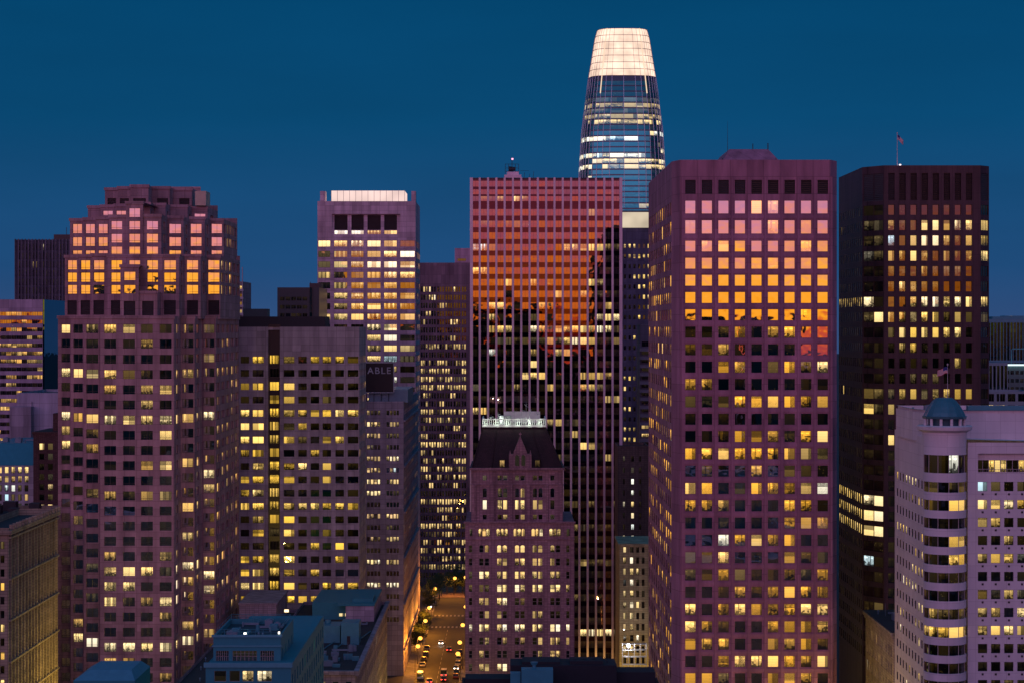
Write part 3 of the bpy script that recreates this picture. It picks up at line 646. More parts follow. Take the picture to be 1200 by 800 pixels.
def litfor(y, k):
    f = pos[k]
    tab = [(106, '.', 0, 1), (116, 'd', 0, 1), (122.5, 'o', .2, .9), (129, 'd', 0, 1), (135.5, 'o', .1, .8), (142, 'y', .3, .75), (148.5, '.', 0, 1), (155, 'w', .62, 1), (161.6, 'w', .05, .5), (168, '.', 0, 1), (174.7, 'w', .68, 1), (181.3, 'w', 0, .55), (188, 'y', .3, 1), (194.5, 'w', 0, .3), (194.6, 'y', .4, 1), (201, '.', 0, 1)]
    best = '.'
    for yy, c, a, b in tab:
        if abs(y - yy) < 3.3 and a <= f <= b and random.random() > .06: best = c
    if best == '.' and random.random() < .06 and y > 110: best = random.choice('doo')
    return best
wr = []
for i, y in enumerate(ys[:-1]):
    lo, up = ring(y + 6.6 - 1.7), ring(y); b2, = (ring(y + 6.6),)
    for k in range(NS):
        j = (k + 1) % NS
        I.w.face([b2[k], b2[j], lo[j], lo[k]])
        if k in segvis: wr.append((k, lo[k], lo[j], up[j], up[k], litfor(y, k)))
        else: I.w.face([lo[k], lo[j], up[j], up[k]])
r0, r1 = ring(ys[-1]), ring(1000)
for k in range(NS): j = (k + 1) % NS; I.w.face([r1[k], r1[j], r0[j], r0[k]])
r0, r1 = ring(87), ring(ys[0])
for k in range(NS): j = (k + 1) % NS; I.w.face([r1[k], r1[j], r0[j], r0[k]])
I.finish('spandrel')
wr.sort(key=lambda t: -'.doyw'.find(t[5]))
def pane(mb, t):
    l, h, s_ = win_attr(t[5], .45); mb.face(t[1:5], 0, [(0, 0), (1, 0), (1, 1), (0, 1)], (l, h, s_, 1))
for t in wr[:100]: mb = MB(); pane(mb, t); mb.build('window', [I.glass], I.root)
mb = MB()
for t in wr[100:]: pane(mb, t)
mb.build('windows', [I.glass], I.root)['kind'] = 'stuff'
mb = MB()
fr = plain('white_sunshade', (.62, .75, .85), .5, .2)
for k in segvis:
    A_, B_, C_ = ring(400, .25)[k], ring(200, .25)[k], ring(150, .25)[k]; E_ = ring(87, .25)[k]
    for a, b in ((A_, B_), (B_, C_), (C_, E_)): mb.tube(a, b, .24, .24, 4)
o = mb.build('sunshade_fins', fr, I.root); o['kind'] = 'stuff'
crown = lamp_mat('glowing_lattice', (1.0, .72, .56), 1.25, .11)
mb = MB(); yc = [30 + (87 - 30) * i / 7 for i in range(8)]
for a, b in zip(yc, yc[1:]):
    ra, rb = ring(b), ring(a)
    for k in range(NS): j = (k + 1) % NS; mb.face([ra[k], ra[j], rb[j], rb[k]])
mb.face(ring(32))
cr = mb.build('glowing_crown', crown, I.root)
mb = MB(); stl = plain('lattice_steel', (.35, .22, .22), .5, .3)
for y in yc:
    rr = ring(y, .2)
    for k in range(NS): mb.tube(rr[k], rr[(k + 1) % NS], .22, .22, 4)
for k in range(NS):
    for a, b in zip(yc, yc[1:]): mb.tube(ring(a, .2)[k], ring(b, .2)[k], .13, .13, 4)
mb.build('lattice', stl, cr)
for kx in (27, 33):
    mb = MB()
    for a, b in ((30, 60), (60, 87), (87, 108)): mb.tube(ring(a, .35)[kx], ring(b, .35)[kx], .5, .5, 4)
    mb.build('lit_slot', lamp_mat('slot_light', (1, .70, .5), 1.05), I.root)

# ---- big square-window tower, right of centre
YL = 463
red = wall_mat((.39, .18, .255), (3.74, 3.9), .7)
gL = glass_mat((1.0, .96, .95), .88, (1.0, .46, .04), 1.0)
Lt = Bld('square_windowed_tower', 'broad reddish tower with nine columns of square windows, upper rows mirroring yellow sunset', 'skyscraper', (PX(885, YL), YL + 35, 0), red, gL, .0)
Lt.tilt = .0016
xq0, xq1 = PX(797, YL), PX(973, YL)
cl = [(803, 815.3)] + [(803 + 19.38 * i, 815.4 + 19.38 * i) for i in range(1, 9)]
PL = ['....yo...', 'dd...o.d.', '.oo....o.', '....do.d.', '.........', '.........', '.......o.', '..do.oy..', 'ddo......', '..oy.dydw', 'oo.......', 'dddyyyyoo', '.........', '..doood' + 'yw', 'yyyyyyyod', '.d..o.dd.', 'wy.dyyooc', 'ooo...yo.', '..d...ooo', '..coyoy..', 'ddw...odd', 'ddodddddo', '..dodoyyo', 'w.oyooyww', 'wod..oooo', 'ooy..oood', '..ywwwyow', 'ood..oyo.', '..oo.y.oo', 'oy...oo..', '...oo.y..']
tops = [235, 258, 282, 302, 322, 342.2] + [362.4 + 20.28 * i for i in range(25)]; hts = [15.5, 16, 13] + [13.2] * 28
rL = [(PZ(t + h, YL), PZ(t, YL), p) for t, h, p in zip(tops, hts, PL)] + [(PZ(227.5, YL), PZ(211, YL), '#', dict(nm=0))]
zt = PZ(187.5, YL)
Lt.facade((xq0, YL), (xq1, YL), 0, zt, cols_px(cl, YL, xq0), rL, nm=0, prio=1, depth=.45)
mg_ = MB(); cc = cols_px(cl, YL, xq0)
for i in range(10):
    xa_ = (cc[i - 1][1] if i else cc[0][0] - 1.35) + xq0; xb_ = (cc[i][0] if i < 9 else cc[8][1] + 1.35) + xq0; mg_.box(xa_ + .36, xb_ - .36, YL - .16, YL - .002, 0, PZ(207, YL))
for z0_, z1_ in zip([PZ(t + h, YL) for t, h in zip(tops, hts)][:-1], [PZ(t, YL) for t in tops][1:]):
    zc = (z0_ + z1_) / 2; mg_.box(xq0 + .3, xq1 - .2, YL - .13, YL - .002, zc - .38, zc + .38)
Lt_rel = mg_
c0 = (PX(787, 468), 468.0); cb = (PX(760, 538), 538.0)
xr = PX(981, 466); c1 = (xr, 466.5)
Lt.facade(c0, (xq0, YL), 0, zt); Lt.facade((xq1, YL), c1, 0, zt)
Lt.facade(c1, (c1[0], 520), 0, zt, cols_auto(53, 12, .64), [(a, b, p) for (a, b, *_), p in zip(rL[:-1], rnd_rows(31, 12, .2, .2))], nm=0)
Lt.facade((c1[0], 520), cb, 0, zt)
Ls = math.dist(cb, c0)
Lt.facade(cb, c0, 0, zt, cols_auto(Ls, 12, .62), [(a, b, p) for (a, b, *_), p in zip(rL[:-1], rnd_rows(31, 12, .25, .3, chars='ddoy'))], nm=0, depth=.16)
Lt.cap = 99; Lt.finish(); Lt.part('facade_ribs', Lt_rel, red); Lt.roof([(xq0, YL), (xq1, YL), c1, (c1[0], 520), cb, c0], zt)
m = MB()
X = lambda p: PX(p, YL + 10)
bt = [(X(843), YL + 10), (X(919), YL + 10), (X(919), YL + 45), (X(843), YL + 45)]; tpp = [(X(858), YL + 16), (X(904), YL + 16), (X(904), YL + 38), (X(858), YL + 38)]
z0, z1 = zt - .6, PZ(172.5, YL + 10)
for k in range(4): m.face([(*bt[k], z0), (*bt[(k + 1) % 4], z0), (*tpp[(k + 1) % 4], z1), (*tpp[k], z1)])
m.face([(*p, z1) for p in tpp]); Lt.part('sloped_penthouse', m, red)
m = MB()
for a, b in ((847, 857), (910, 916)): m.tube((X(a), YL + 11, z0 + .6), (X(a), YL + 11, z0 + 2.0), .08)
m.tube((X(858), YL + 20, z1), (X(858), YL + 20, z1 + 7), .06, .02); m.tube((X(905), YL + 18, z1), (X(905), YL + 18, z1 + 1.6), .12); m.tube((X(887), YL + 18, z1), (X(887), YL + 18, z1 + 1.5), .1)
Lt.part('rooftop_mast', m, STEEL)

# ---- dark brown tower at the right with rounded corner bays
YM = 520
brn = wall_mat((.085, .045, .055), (1.35, 3.9), .55, .12)
gM = glass_mat((.95, .62, .55), .17, (1, .60, .10), 1.0)
Mt = Bld('dark_brown_tower', 'tall dark brown tower with narrow vertical piers and one flag on its roof', 'skyscraper', (PX(1085, YM), YM + 25, 0), brn, gM, .22)
xm, xn = PX(1036, YM), PX(1149, YM); zt = PZ(194, YM)
pm = ['........', 'oddwwoww', 'cdowwodo', 'ooyododo', 'dddoddd.', 'dyodd...', 'ddowwyww', 'oooyydod', 'dyyyyyw.', '.oo.....', '......o.', '..ddd...', 'doodoooo', 'o.....d.'] + rnd_rows(16, 8, .1, .1)
PML = ['..', 'dd', 'dd', 'dd', '..', '..', 'w.', 'dw', '..', '..', '..', '..', 'dd', 'yd', '..', '..', '..', '..', '..', 'ww', 'ww', 'ww', '..', 'c.', '..', '..', 'dd', '..', '..', '..']
cM = [(1041 + 13.0 * i, 1048.4 + 13.0 * i) for i in range(8)]
rM = lambda P, h=12: [(PZ(240 + 17.95 * k + h, YM), PZ(240 + 17.95 * k, YM), P[k]) for k in range(30)]
lou = [(PZ(235, YM), PZ(203, YM), '#', dict(nm=0))]
Mt.facade((xm, YM), (xn, YM), 0, zt, cols_px(cM, YM, xm), rM(pm) + lou, nm=0, prio=1, depth=.6)
k1 = (PX(1010.5, 526), 526.0)
Lk = math.dist(k1, (xm, YM))
Mt.facade(k1, (xm, YM), 0, zt, [(.35, Lk * .52), (Lk * .52 + .02, Lk - .35)], rM(PML) + lou, nm=0, prio=2, depth=.25)
k2 = (PX(1159, 523), 523.0); Lk2 = math.dist((xn, YM), k2)
Mt.facade((xn, YM), k2, 0, zt, [(.3, Lk2 - .25)], rM(['.', 'o', 'o', 'w', '.', '.', 'w', 'd'] + ['.'] * 22) + lou, nm=2, prio=2, depth=.25)
Mt.facade(k2, (k2[0], 565), 0, zt, cols_auto(42, 14, .5), rM(rnd_rows(30, 14, .15, .1)), nm=0)
kb = (PX(983, 562), 562.0)
Mt.facade((k2[0], 565), kb, 0, zt)
pl = rnd_rows(30, 12, 0, .01)
for k in (19, 20, 21): pl[k] = 'yyoyyyyoyyyy'
pl[6] = 'oooooooooooo'; pl[1] = '.d..........'
Ls = math.dist(kb, k1); Mt.facade(kb, k1, 0, zt, cols_auto(Ls, 12, .5), rM(pl, 11), nm=0, depth=.12)
Mt.finish(); Mt.roof([k1, (xm, YM), (xn, YM), k2, (k2[0], 565), kb], zt)
m = MB(); m.box(k1[0] + .5, k2[0] - .5, YM - .12, YM - .02, PZ(203, YM), PZ(201.8, YM)); 
def flag(label, px, Y, z0, z1, pole_r, fw, fh, sgn=1, droop=0.5):
    x = PX(px, Y); o = empty('flagpole', (x, Y, z0), label, 'flagpole')
    m = MB(); m.tube((x, Y, z0), (x, Y, z1), pole_r, pole_r * .6); m.tube((x, Y, z1), (x, Y, z1 + .35), .16); m.build('pole', plain('white_pole', (.5, .5, .52), .4, .3), o)
    # cloth: 12 x 13 grid with stripes and canton, hanging in folds
    nx, nz = 14, 13; mb = MB(); top = z1 - .3
    def P_(i, j):
        u = i / nx; v = j / nz
        return (x + sgn * (fw * u * (1 - .25 * droop) + .05), Y - .25 * math.sin(u * 9 + v * 2) * u * fw * .4, top - fh * v - droop * fw * (u ** 1.5) + .1 * math.sin(u * 8))
    for i in range(nx):
        for j in range(nz):
            mi = 2 if (i < nx * .4 and j < 7) else (0 if j % 2 == 0 else 1)
            mb.face([P_(i, j + 1), P_(i + 1, j + 1), P_(i + 1, j), P_(i, j)], mi)
    mb.build('flag', [plain('red_cloth', (.5, .04, .05), .8), plain('white_cloth', (.75, .72, .72), .8), plain('blue_cloth', (.03, .04, .2), .8)], o)
    return o
flag('tall dark flagpole with striped flag on roof of the dark brown tower', 1051.5, 530, zt - .9, PZ(157, 530), .13, 1.9, 1.3, 1, .8)
m = MB(); x = PX(1053, 530); m.tube((x + .3, 529.5, zt - .9), (x + .3, 529.5, zt + .6), .08); m.tube((x + .3, 529.5, zt + .6), (x + .3, 529.5, zt + 1.05), .28)
bl = empty('roof_beacon', (x + .3, 529.5, zt - .9), 'small glowing white beacon at foot of the flagpole on the dark brown tower', 'beacon light')
m2 = MB(); m2.tube((x + .3, 529.5, zt - .9), (x + .3, 529.5, zt + .6), .08); m2.build('post', STEEL, bl); m2 = MB(); m2.tube((x + .3, 529.5, zt + .6), (x + .3, 529.5, zt + 1.05), .26); m2.build('lamp', lamp_mat('beacon_white', (1, .8, .9), 2.2), bl)

# ---- pale building with round bay and dome, far right front
YN = 412
wh = wall_mat((.70, .66, .68), (3.1, 2.4), .7, .04, dirt=.15, mort=.78)
gN = glass_mat((.7, .8, 1), .12, (1, .56, .08), 1.0)
Nt = Bld('domed_corner_building', 'pale building with rounded corner bay under a small blue dome, square windows and strip windows', 'building', (PX(1150, YN), YN + 18, 0), wh, gN, .25)
xw0, xw1 = PX(1134, YN), PX(1250, YN); zt = PZ(518, YN)
cN = [(1146 + 15.4 * i, 1157 + 15.4 * i) for i in range(7)]
pN = ['cd.d.yd', 'wywo.o.', 'oo..d..', '..o....', 'ooyd.o.', '.......', 'ddod...', 'oo.w...', 'oywo.d.', '.......', '.......', '..d....', '.......']
rN = [(PZ(564 + 21.1 * k + 11, YN), PZ(564 + 21.1 * k, YN), pN[k]) for k in range(13)]
Nt.facade((xw0, YN), (xw1, YN), 0, PZ(557, YN), cols_px(cN, YN, xw0), rN, nm=0, prio=2, depth=.4)
xlg = PX(1146, YN) - xw0
Nt.facade((xw0, YN), (xw1, YN), PZ(557, YN), zt, [(xlg, xw1 - xw0 - 2)], [(PZ(554, YN), PZ(531, YN), '.')], nm=0, prio=-5, depth=1.2); Nt.wins.pop()
xl0 = xw0 + xlg
Lg = Nt; Y2 = YN + 1.2
Nt.facade((xl0, Y2 - .02), (xw1 - 2, Y2 - .02), PZ(554, YN), PZ(531, YN), [(0.05 + i * 1.2, 1.2 + i * 1.2) for i in range(15)], [(PZ(553, YN), PZ(539, YN), '..' + 'yy' + 'y..yoo..oo.')], nm=0, prio=3, depth=.15)
for i in range(0): pass
X83 = 84.1
Nt.facade((X83, 450), (X83, 417), 0, PZ(512, 417), cols_auto(33, 9, .42, 1.5), [(PZ(565 + 21.1 * k + 10, 414), PZ(565 + 21.1 * k, 414), p) for k, p in enumerate(rnd_rows(6, 9, .05, .15) + ['..wwwww..'] + rnd_rows(6, 9, .05, .15))], nm=0, prio=1, depth=.15)
Nt.facade((xw1, YN), (xw1, 450), 0, zt); Nt.facade((xw1, 450), (X83, 450), 0, PZ(512, 417))
Nt.w.face([(X83, 417, PZ(512, 417)), (X83 + 1, 413, PZ(512, 417)), (xw1, 413, zt), (xw1, 450, zt), (X83, 450, PZ(512, 417))])
# upper block
ub = [(PX(1069, 428), 428), (PX(1090, 418), 418), (xw1, 418), (xw1, 446), (PX(1069, 428), 446)]
zub = PZ(484, 418)
for k in range(5): Nt.facade(ub[k], ub[(k + 1) % 5], PZ(520, YN), zub)
# round bay
cb_ = (PX(1108.5, YN), YN + 1.4); rb = 4.35; nsg = 22
def bay(r, z0, z1, mat_i=0, mb=None, a0=math.radians(180), a1=math.radians(360), uvn=None):
    for i in range(nsg):
        t0 = a0 + (a1 - a0) * i / nsg; t1 = a0 + (a1 - a0) * (i + 1) / nsg
        pa = (cb_[0] + r * math.cos(t0), cb_[1] + r * math.sin(t0)); pb = (cb_[0] + r * math.cos(t1), cb_[1] + r * math.sin(t1))
        mb.face([(*pa, z0), (*pb, z0), (*pb, z1), (*pa, z1)], mat_i)
bands = [(PZ(553, YN), PZ(532, YN))] + [(PZ(575.5 + 21.1 * k, YN), PZ(563.5 + 21.1 * k, YN)) for k in range(13)]
z = PZ(506, YN)
for z0, z1 in bands:
    bay(rb, z1, z, 0, Nt.w); z = z0
    for zz, sg in ((z0, 1), (z1, -1)):
        for i in range(nsg):
            t0 = math.pi + math.pi * i / nsg; t1 = math.pi + math.pi * (i + 1) / nsg
            pts = [(cb_[0] + rr * math.cos(t), cb_[1] + rr * math.sin(t), zz) for rr, t in ((rb, t0), (rb, t1), (rb - .3, t1), (rb - .3, t0))]
            Nt.w.face(pts if sg > 0 else pts[::-1])
bay(rb, 0, z, 0, Nt.w)
litb = ['...c..', 'dd.dd.', '.d.yyo', '......', '...oo.', '...yo.', '......', '......', '.oddd.', 'oyoyyy', '......', '......', '......', '......']
for bi, (z0, z1) in enumerate(bands):
    for s_ in range(6):
        mb = MB(); ch = litb[bi][s_]; l, h, sd = win_attr(ch, .12); r = rb - .28
        for i in range(3):
            t0 = math.pi + math.pi * (s_ * 3 + i) / 18; t1 = t0 + math.pi / 18
            pa = (cb_[0] + r * math.cos(t0), cb_[1] + r * math.sin(t0)); pb = (cb_[0] + r * math.cos(t1), cb_[1] + r * math.sin(t1))
            mb.face([(*pa, z0), (*pb, z0), (*pb, z1), (*pa, z1)], 0, [(i / 3, 0), ((i + 1) / 3, 0), ((i + 1) / 3, 1), (i / 3, 1)], (l, h, sd, 1))
        t0 = math.pi + math.pi * s_ / 6; mb.box(cb_[0] + (r + .05) * math.cos(t0) - .06, cb_[0] + (r + .05) * math.cos(t0) + .06, cb_[1] + (r + .05) * math.sin(t0) - .06, cb_[1] + (r + .05) * math.sin(t0) + .06, z0, z1, 1)
        mb.build('bay_window', [gN, FRAME_LT], Nt.root)
Nt.cap = 60; Nt.finish(); Nt.roof(ub, zub + .6, ROOF)
def lathe(prof, c, n=40):
    mb = MB()
    for (r0, z0), (r1, z1) in zip(prof, prof[1:]):
        for i in range(n):
            t0, t1 = 2 * math.pi * i / n, 2 * math.pi * (i + 1) / n
            mb.face([(c[0] + r0 * math.cos(t0), c[1] + r0 * math.sin(t0), z0), (c[0] + r0 * math.cos(t1), c[1] + r0 * math.sin(t1), z0), (c[0] + r1 * math.cos(t1), c[1] + r1 * math.sin(t1), z1), (c[0] + r1 * math.cos(t0), c[1] + r1 * math.sin(t0), z1)])
    return mb
zp = lambda y: PZ(y, YN)
Nt.part('bay_cornice', lathe([(4.35, zp(519)), (4.45, zp(506)), (5.4, zp(503)), (5.55, zp(499)), (5.2, zp(498)), (0, zp(498))], cb_), wh)
Nt.part('lantern_drum', lathe([(3.2, zp(498)), (3.2, zp(489))], cb_), plain('lantern_glass', (.06, .14, .18), .15, .2))
for i in range(12):
    t = 2 * math.pi * i / 12 + .15; m = MB(); x, y = cb_[0] + 4.0 * math.cos(t), cb_[1] + 4.0 * math.sin(t)
    m.tube((x, y, zp(498)), (x, y, zp(489.5)), .3, .3, 8); Nt.part('lantern_column', m, wh)
dome = lathe([(4.4, zp(490)), (4.5, zp(487.5)), (4.2, zp(487)), (3.9, zp(483)), (3.2, zp(476)), (2.4, zp(470)), (1.75, zp(467)), (1.5, zp(466)), (0, zp(465.5))], cb_, 16)
dm = Nt.part('dome', dome, COPPER)
for i in range(16):
    m = MB(); t = 2 * math.pi * i / 16; pr = [(4.22, zp(487)), (3.92, zp(483)), (3.22, zp(476)), (2.42, zp(470)), (1.77, zp(467))]
    for (a, z0), (b, z1) in zip(pr, pr[1:]): m.tube((cb_[0] + a * math.cos(t), cb_[1] + a * math.sin(t), z0), (cb_[0] + b * math.cos(t), cb_[1] + b * math.sin(t), z1), .06, .06, 4)
    m.build('dome_rib', METAL, dm)
flag('white flagpole on the blue dome flying a small striped flag', 1110.5, cb_[1], zp(466), zp(428), .07, 2.2, 1.3, -1, .35)
m = MB()
for c in cN:
    for k in range(13):
        x = (PX(c[0], YN) + PX(c[1], YN)) / 2; z = PZ(578.5 + 21.1 * k, YN); m.box(x - .2, x + .2, YN - .05, YN + .001, z - .2, z + .2)
o = Nt.part('wall_vents', m, STEEL); o['kind'] = 'stuff'
m = MB(); m.box(xl0, xw1 - 2, YN + .1, YN + .18, zp(549.5), zp(549)); m.box(xl0, xw1 - 2, YN + .1, YN + .18, zp(553.9), zp(553.4))
for i in range(30): x = xl0 + i * .6; m.box(x, x + .05, YN + .11, YN + .16, zp(553.4), zp(549.5))
Nt.part('terrace_railing', m, FRAME_LT)
m = MB(); m.box(PX(1069, 428) - .1, PX(1090, 418) - 1.5, 427.2, 427.8, zub + .6, zub + .9); m.box(PX(1136, 418), xw1, 419, 421, zub + .6, zub + 1.5); Nt.part('roof_duct', m, METAL)

# ---- low cornice building under it
def cornice_part(B, x0, x1, y0, y1, z, mat, h=.9, out=.7):
    m = MB(); m.box(x0 - out, x1 + out, y0 - out, y1 + out, z - h * .5, z + .12); m.box(x0 - out * .55, x1 + out * .55, y0 - out * .55, y1 + out * .55, z - h, z - h * .5 - .002)
    B.part('cornice', m, mat)
tan = wall_mat((.42, .36, .27), (1.2, .6), .8)
zO = PZ(742, 450)
O = Bld('corniced_building', 'low tan stone building with deep cornice, street-lit side, below the pale domed building', 'building', (92, 470, 0), tan, glass_mat((.8, .8, .8), .1, (1, .62, .2)), .35)
O.facade((83.9, 486), (83.9, 450.3), 0, zO, cols_auto(35.5, 11, .42, 1), [(zO - 5.6 - 3.9 * k, zO - 3.2 - 3.9 * k, p) for k, p in enumerate(['..o.y.oo...', '.....y.o...', 'ww.o..o....', '....y......', '.o....o....', '...........', '...........', '...........'])], nm=0, prio=1, depth=.35, transom=.5)
OP = [(83.9, 450.3), (100, 450.3), (100, 486), (83.9, 486)]
for k in (0, 1, 2): O.facade(OP[k], OP[k + 1], 0, zO)
O.finish(); cornice_part(O, 83.9, 100, 450.9, 486, zO, tan, 1.4, .6)
m = MB(); m.box(83.6, 100.3, 450.95, 486.3, zO + .13, zO + .3); O.part('roof', m, ROOF_D)

# ================================================================== buildings round about
grey = wall_mat((.30, .27, .30), (2.4, 1.9))
g_dim = glass_mat((.8, .85, 1.0), .14, (1, .62, .2))
g_blue = glass_mat((.35, .7, .9), .5, (1, .62, .2))
# far left dark ribbed tower
B1 = simple('ribbed_tower', 'distant dark tower with fine vertical ribs, left of the stepped tower', 'skyscraper', 18, 82, 281, 900, 40, wall_mat((.10, .10, .14), (1.2, 3.8)), g_dim,
            dict(n=15, frac=.62, y0=286, h=7.5, pitch=10.2, rows=38, pf=.08, pl=.05, chars='doow', m0=.8), nm=0, roofmat=ROOF_D)
m = MB()
for i in range(17): x = PX(18, 900) + i * 1.5; m.box(x - .2, x + .2, 899.3, 899.98, 0, B1.zt + .3)
B1.part('ribs', m, wall_mat((.16, .15, .20), (1.2, 3.8)))
m = MB(); m.box(PX(60, 900), PX(83, 900), 905, 925, B1.zt - .5, B1.zt + 2.5); m.tube((PX(71, 900), 912, B1.zt + 2.5), (PX(71, 900), 912, B1.zt + 6), .12); B1.part('penthouse', m, LOUVRE)
# strip-window block
B2 = simple('strip_window_block', 'lavender office block with long strip windows and a dark teal glass side, left edge', 'office building', -30, 50, 351, 700, 98, wall_mat((.44, .34, .44), (4, 3.9)), glass_mat((1, .8, .8), .45, (1, .5, .10)),
            dict(n=13, frac=.985, y0=365.5, h=4.6, pitch=9.2, rows=34, pf=.30, pl=.15, chars='dooy', m0=.1), nm=2, parapet=False, frame=FRAME)
m = MB(); x = PX(50, 700); m.box(x + .02, x + .5, 700.3, 797, 0, B2.zt - .1); B2.part('glass_side', m, glass_mat((.2, .5, .6), .5)); B2.roof(B2.P, B2.zt)
# plain concrete tower wall + windowed block
B3 = simple('blank_wall_tower', 'plain bluish grey tower wall with few windows, below the strip window block', 'building', 20, 70, 460, 650, 40, wall_mat((.50, .46, .56), (4, 3.6), .75, .05), g_dim,
            dict(cols=[(23, 25), (27, 29.5), (31, 33.5)], y0=487, h=5, pitch=9.8, rows=22, pf=.1, pl=.2), nm=0)
m = MB(); m.box(PX(13, 648), PX(38, 648), 646, 649.9, 0, PZ(476, 648)); m.box(PX(37, 650), PX(37.6, 650), 649.6, 649.98, 60, PZ(470, 650)); B3.part('stair_wing', m, wall_mat((.36, .32, .38), (4, 3.6)))
# white-windowed block
B4 = simple('flat_roofed_block', 'low teal roofed block with rows of tall narrow windows, lower left', 'building', -20, 39, 545, 600, 40, wall_mat((.42, .42, .46), (2, 1.8)), glass_mat((.8, .9, 1), .2, (1, .6, .2)),
            dict(cols=[(-18 + 7.8 * i, -13.6 + 7.8 * i) for i in range(8)], y0=546.5, h=7.5, pitch=10.7, rows=9, pats=['yoywywwyy'[:8], 'oooooooo', 'dcdccd..', 'dddcddo.', 'cd.cdd..'] + ['........'] * 4), nm=0, roofmat=METAL)
m = MB(); x0, x1 = PX(-20, 600), PX(39, 600)
m.face([(x0, 600.2, B4.zt + .05), (x1 - .1, 600.2, B4.zt + .05), (x1 - .1, 606, PZ(519, 606)), (x0, 606, PZ(519, 606))]); m.face([(x1 - .1, 600.2, B4.zt + .05), (x1 - .1, 639, B4.zt), (x1 - .1, 639, PZ(519, 606)), (x1 - .1, 606, PZ(519, 606))]); m.face([(x0, 606, PZ(519, 606)), (x1 - .1, 606, PZ(519, 606)), (x1 - .1, 639, PZ(519, 606)), (x0, 639, PZ(519, 606))])
B4.part('sloped_roof', m, METAL)
# brick building with arched windows
B5 = simple('brick_building', 'dark brick building with a pair of arched lit windows beside the stepped tower', 'building', 39, 69, 507, 590, 22, wall_mat((.12, .07, .065), (.6, .3), .85, .25), glass_mat((.9, .7, .7), .12, (1, .7, .35)),
            dict(cols=[(46, 51.8), (56, 62)], y0=519, h=7.5, pitch=11.9, rows=20, pats=['wd', '.d', '..', '.d', '.o', '.d', 'yy'] + rnd_rows(13, 2, .1, .15)), nm=0, depth=.25, parapet=False)
B5.roof(B5.P, B5.zt)
m = MB(); m.box(PX(62, 594), PX(69, 594), 594, 606, B5.zt - 1, PZ(484, 594)); B5.part('chimney_block', m, B5.wall); cornice_part(B5, B5.P[0][0], B5.P[1][0], 590, 612, B5.zt + .25, B5.wall, .7, .3)
# corner building lit by street light
oliv = wall_mat((.34, .28, .20), (1.5, .6), .85)
B6 = simple('street_lit_building', 'brown and olive ornate building at lower left, its long side lit yellow from the street', 'building', -40, 10, 618, 400, 43, oliv, glass_mat((.8, .7, .6), .10, (1, .55, .1)),
            dict(cols=[(-26, -22), (-18, -14), (-9, -5), (.5, 5.2)], y0=634, h=9, pitch=16.2, rows=16, pats=['...d', '....', '....', '...y', '....', '....', '...w', '....', '...y', '....', '...w', '....', '....', '...o', '....', '....']),
            dict(n=15, frac=.46, y0=632, h=9.5, pitch=16.2, rows=16, pats=['.d..d..........', '....d..........', 'd...............', 'y.d............', '..d............', '.y..............', '.y.............', 'd..............', '...............', '...............', '.......yy......', '.......y.......', '...............', '.....d....d....', '....d.......oyy', '..d............'], m0=1.2, prio=1), hue=.05, nm=0, depth=.3, parapet=False)
x1 = B6.P[1][0]
m = MB()
for i in range(16): y = 401.2 + i * 2.7; m.box(x1 + .01, x1 + .35, y - .25, y + .25, 0, B6.zt - 1.6); m.box(x1 - .1, x1 + .9, y - .3, y + .3, B6.zt - .6, B6.zt + .55)
B6.part('pilasters', m, oliv)
m = MB()
for k in range(7): z = B6.zt - 2.2 - k * 8.1; m.box(x1 + .012, x1 + .5, 400.1, 442.9, z, z + .4)
m.box(x1 - 1, x1 + .7, 399.4, 443, B6.zt - 1.3, B6.zt - .5); m.box(B6.P[0][0], x1 - 1.01, 399.4, 400.5, B6.zt - 1.3, B6.zt - .5); B6.part('cornice', m, oliv)
B6.roof(B6.P, B6.zt - .45, ROOF_D)
B7 = simple('dark_roofed_building', 'low building showing only a dark cluttered roof behind the street lit one', 'building', -60, 10, 613, 500, 52, oliv, g_dim, x1=-122, roofmat=ROOF_D)
m = MB()
for i in range(9): x = -150 + random.random() * 25; y = 505 + random.random() * 40; m.box(x, x + random.uniform(1.5, 4), y, y + 3, B7.zt - .9, B7.zt + random.uniform(.6, 2.2))
B7.part('rooftop_units', m, ROOF_D)
# slim block right of the stepped tower
S1 = simple('slim_balcony_tower', 'slim pale tower with stacked balconies peeping past the right side of the stepped tower', 'tower', 268, 284.5, 330, 780, 25, grey, g_dim,
            dict(n=3, frac=.8, y0=335, h=5, pitch=9.3, rows=30, pf=.2, pl=.2), nm=0)
m = MB()
for k in range(28): z = PZ(341.5 + 9.3 * k, 780); m.box(PX(272, 780), PX(285.5, 780), 778.6, 779.97, z, z + .9)
m.box(PX(284, 780), PX(284.7, 780), 779, 779.98, 0, PZ(313, 780)); S1.part('balconies', m, plain('pale_balcony', (.4, .38, .44), .6))
# dark block behind slab
S2 = simple('dark_glass_block', 'dark teal block with one glowing orange vertical strip, behind the slab tower', 'building', 325, 374, 337, 700, 30, plain('dark_teal_panel', (.03, .045, .055), .35), g_dim,
            dict(cols=[(328 + i * 6.6, 333.6 + i * 6.6) for i in range(5)] , y0=348, h=4.5, pitch=9.6, rows=30, pf=0, pl=.05), nm=1, roofmat=ROOF_D)
m = MB(); m.box(PX(363, 700), PX(366, 700), 699.4, 699.95, 60, PZ(337, 700)); S2.part('glazed_fin', m, glass_mat((1, .55, .45), .95)); m = MB(); m.box(PX(362, 700), PX(375, 700), 702, 712, S2.zt, PZ(332, 702)); m.tube((PX(362, 700), 705, S2.zt), (PX(362, 700), 705, PZ(330, 700)), .1); S2.part('roof_plant', m, LOUVRE)
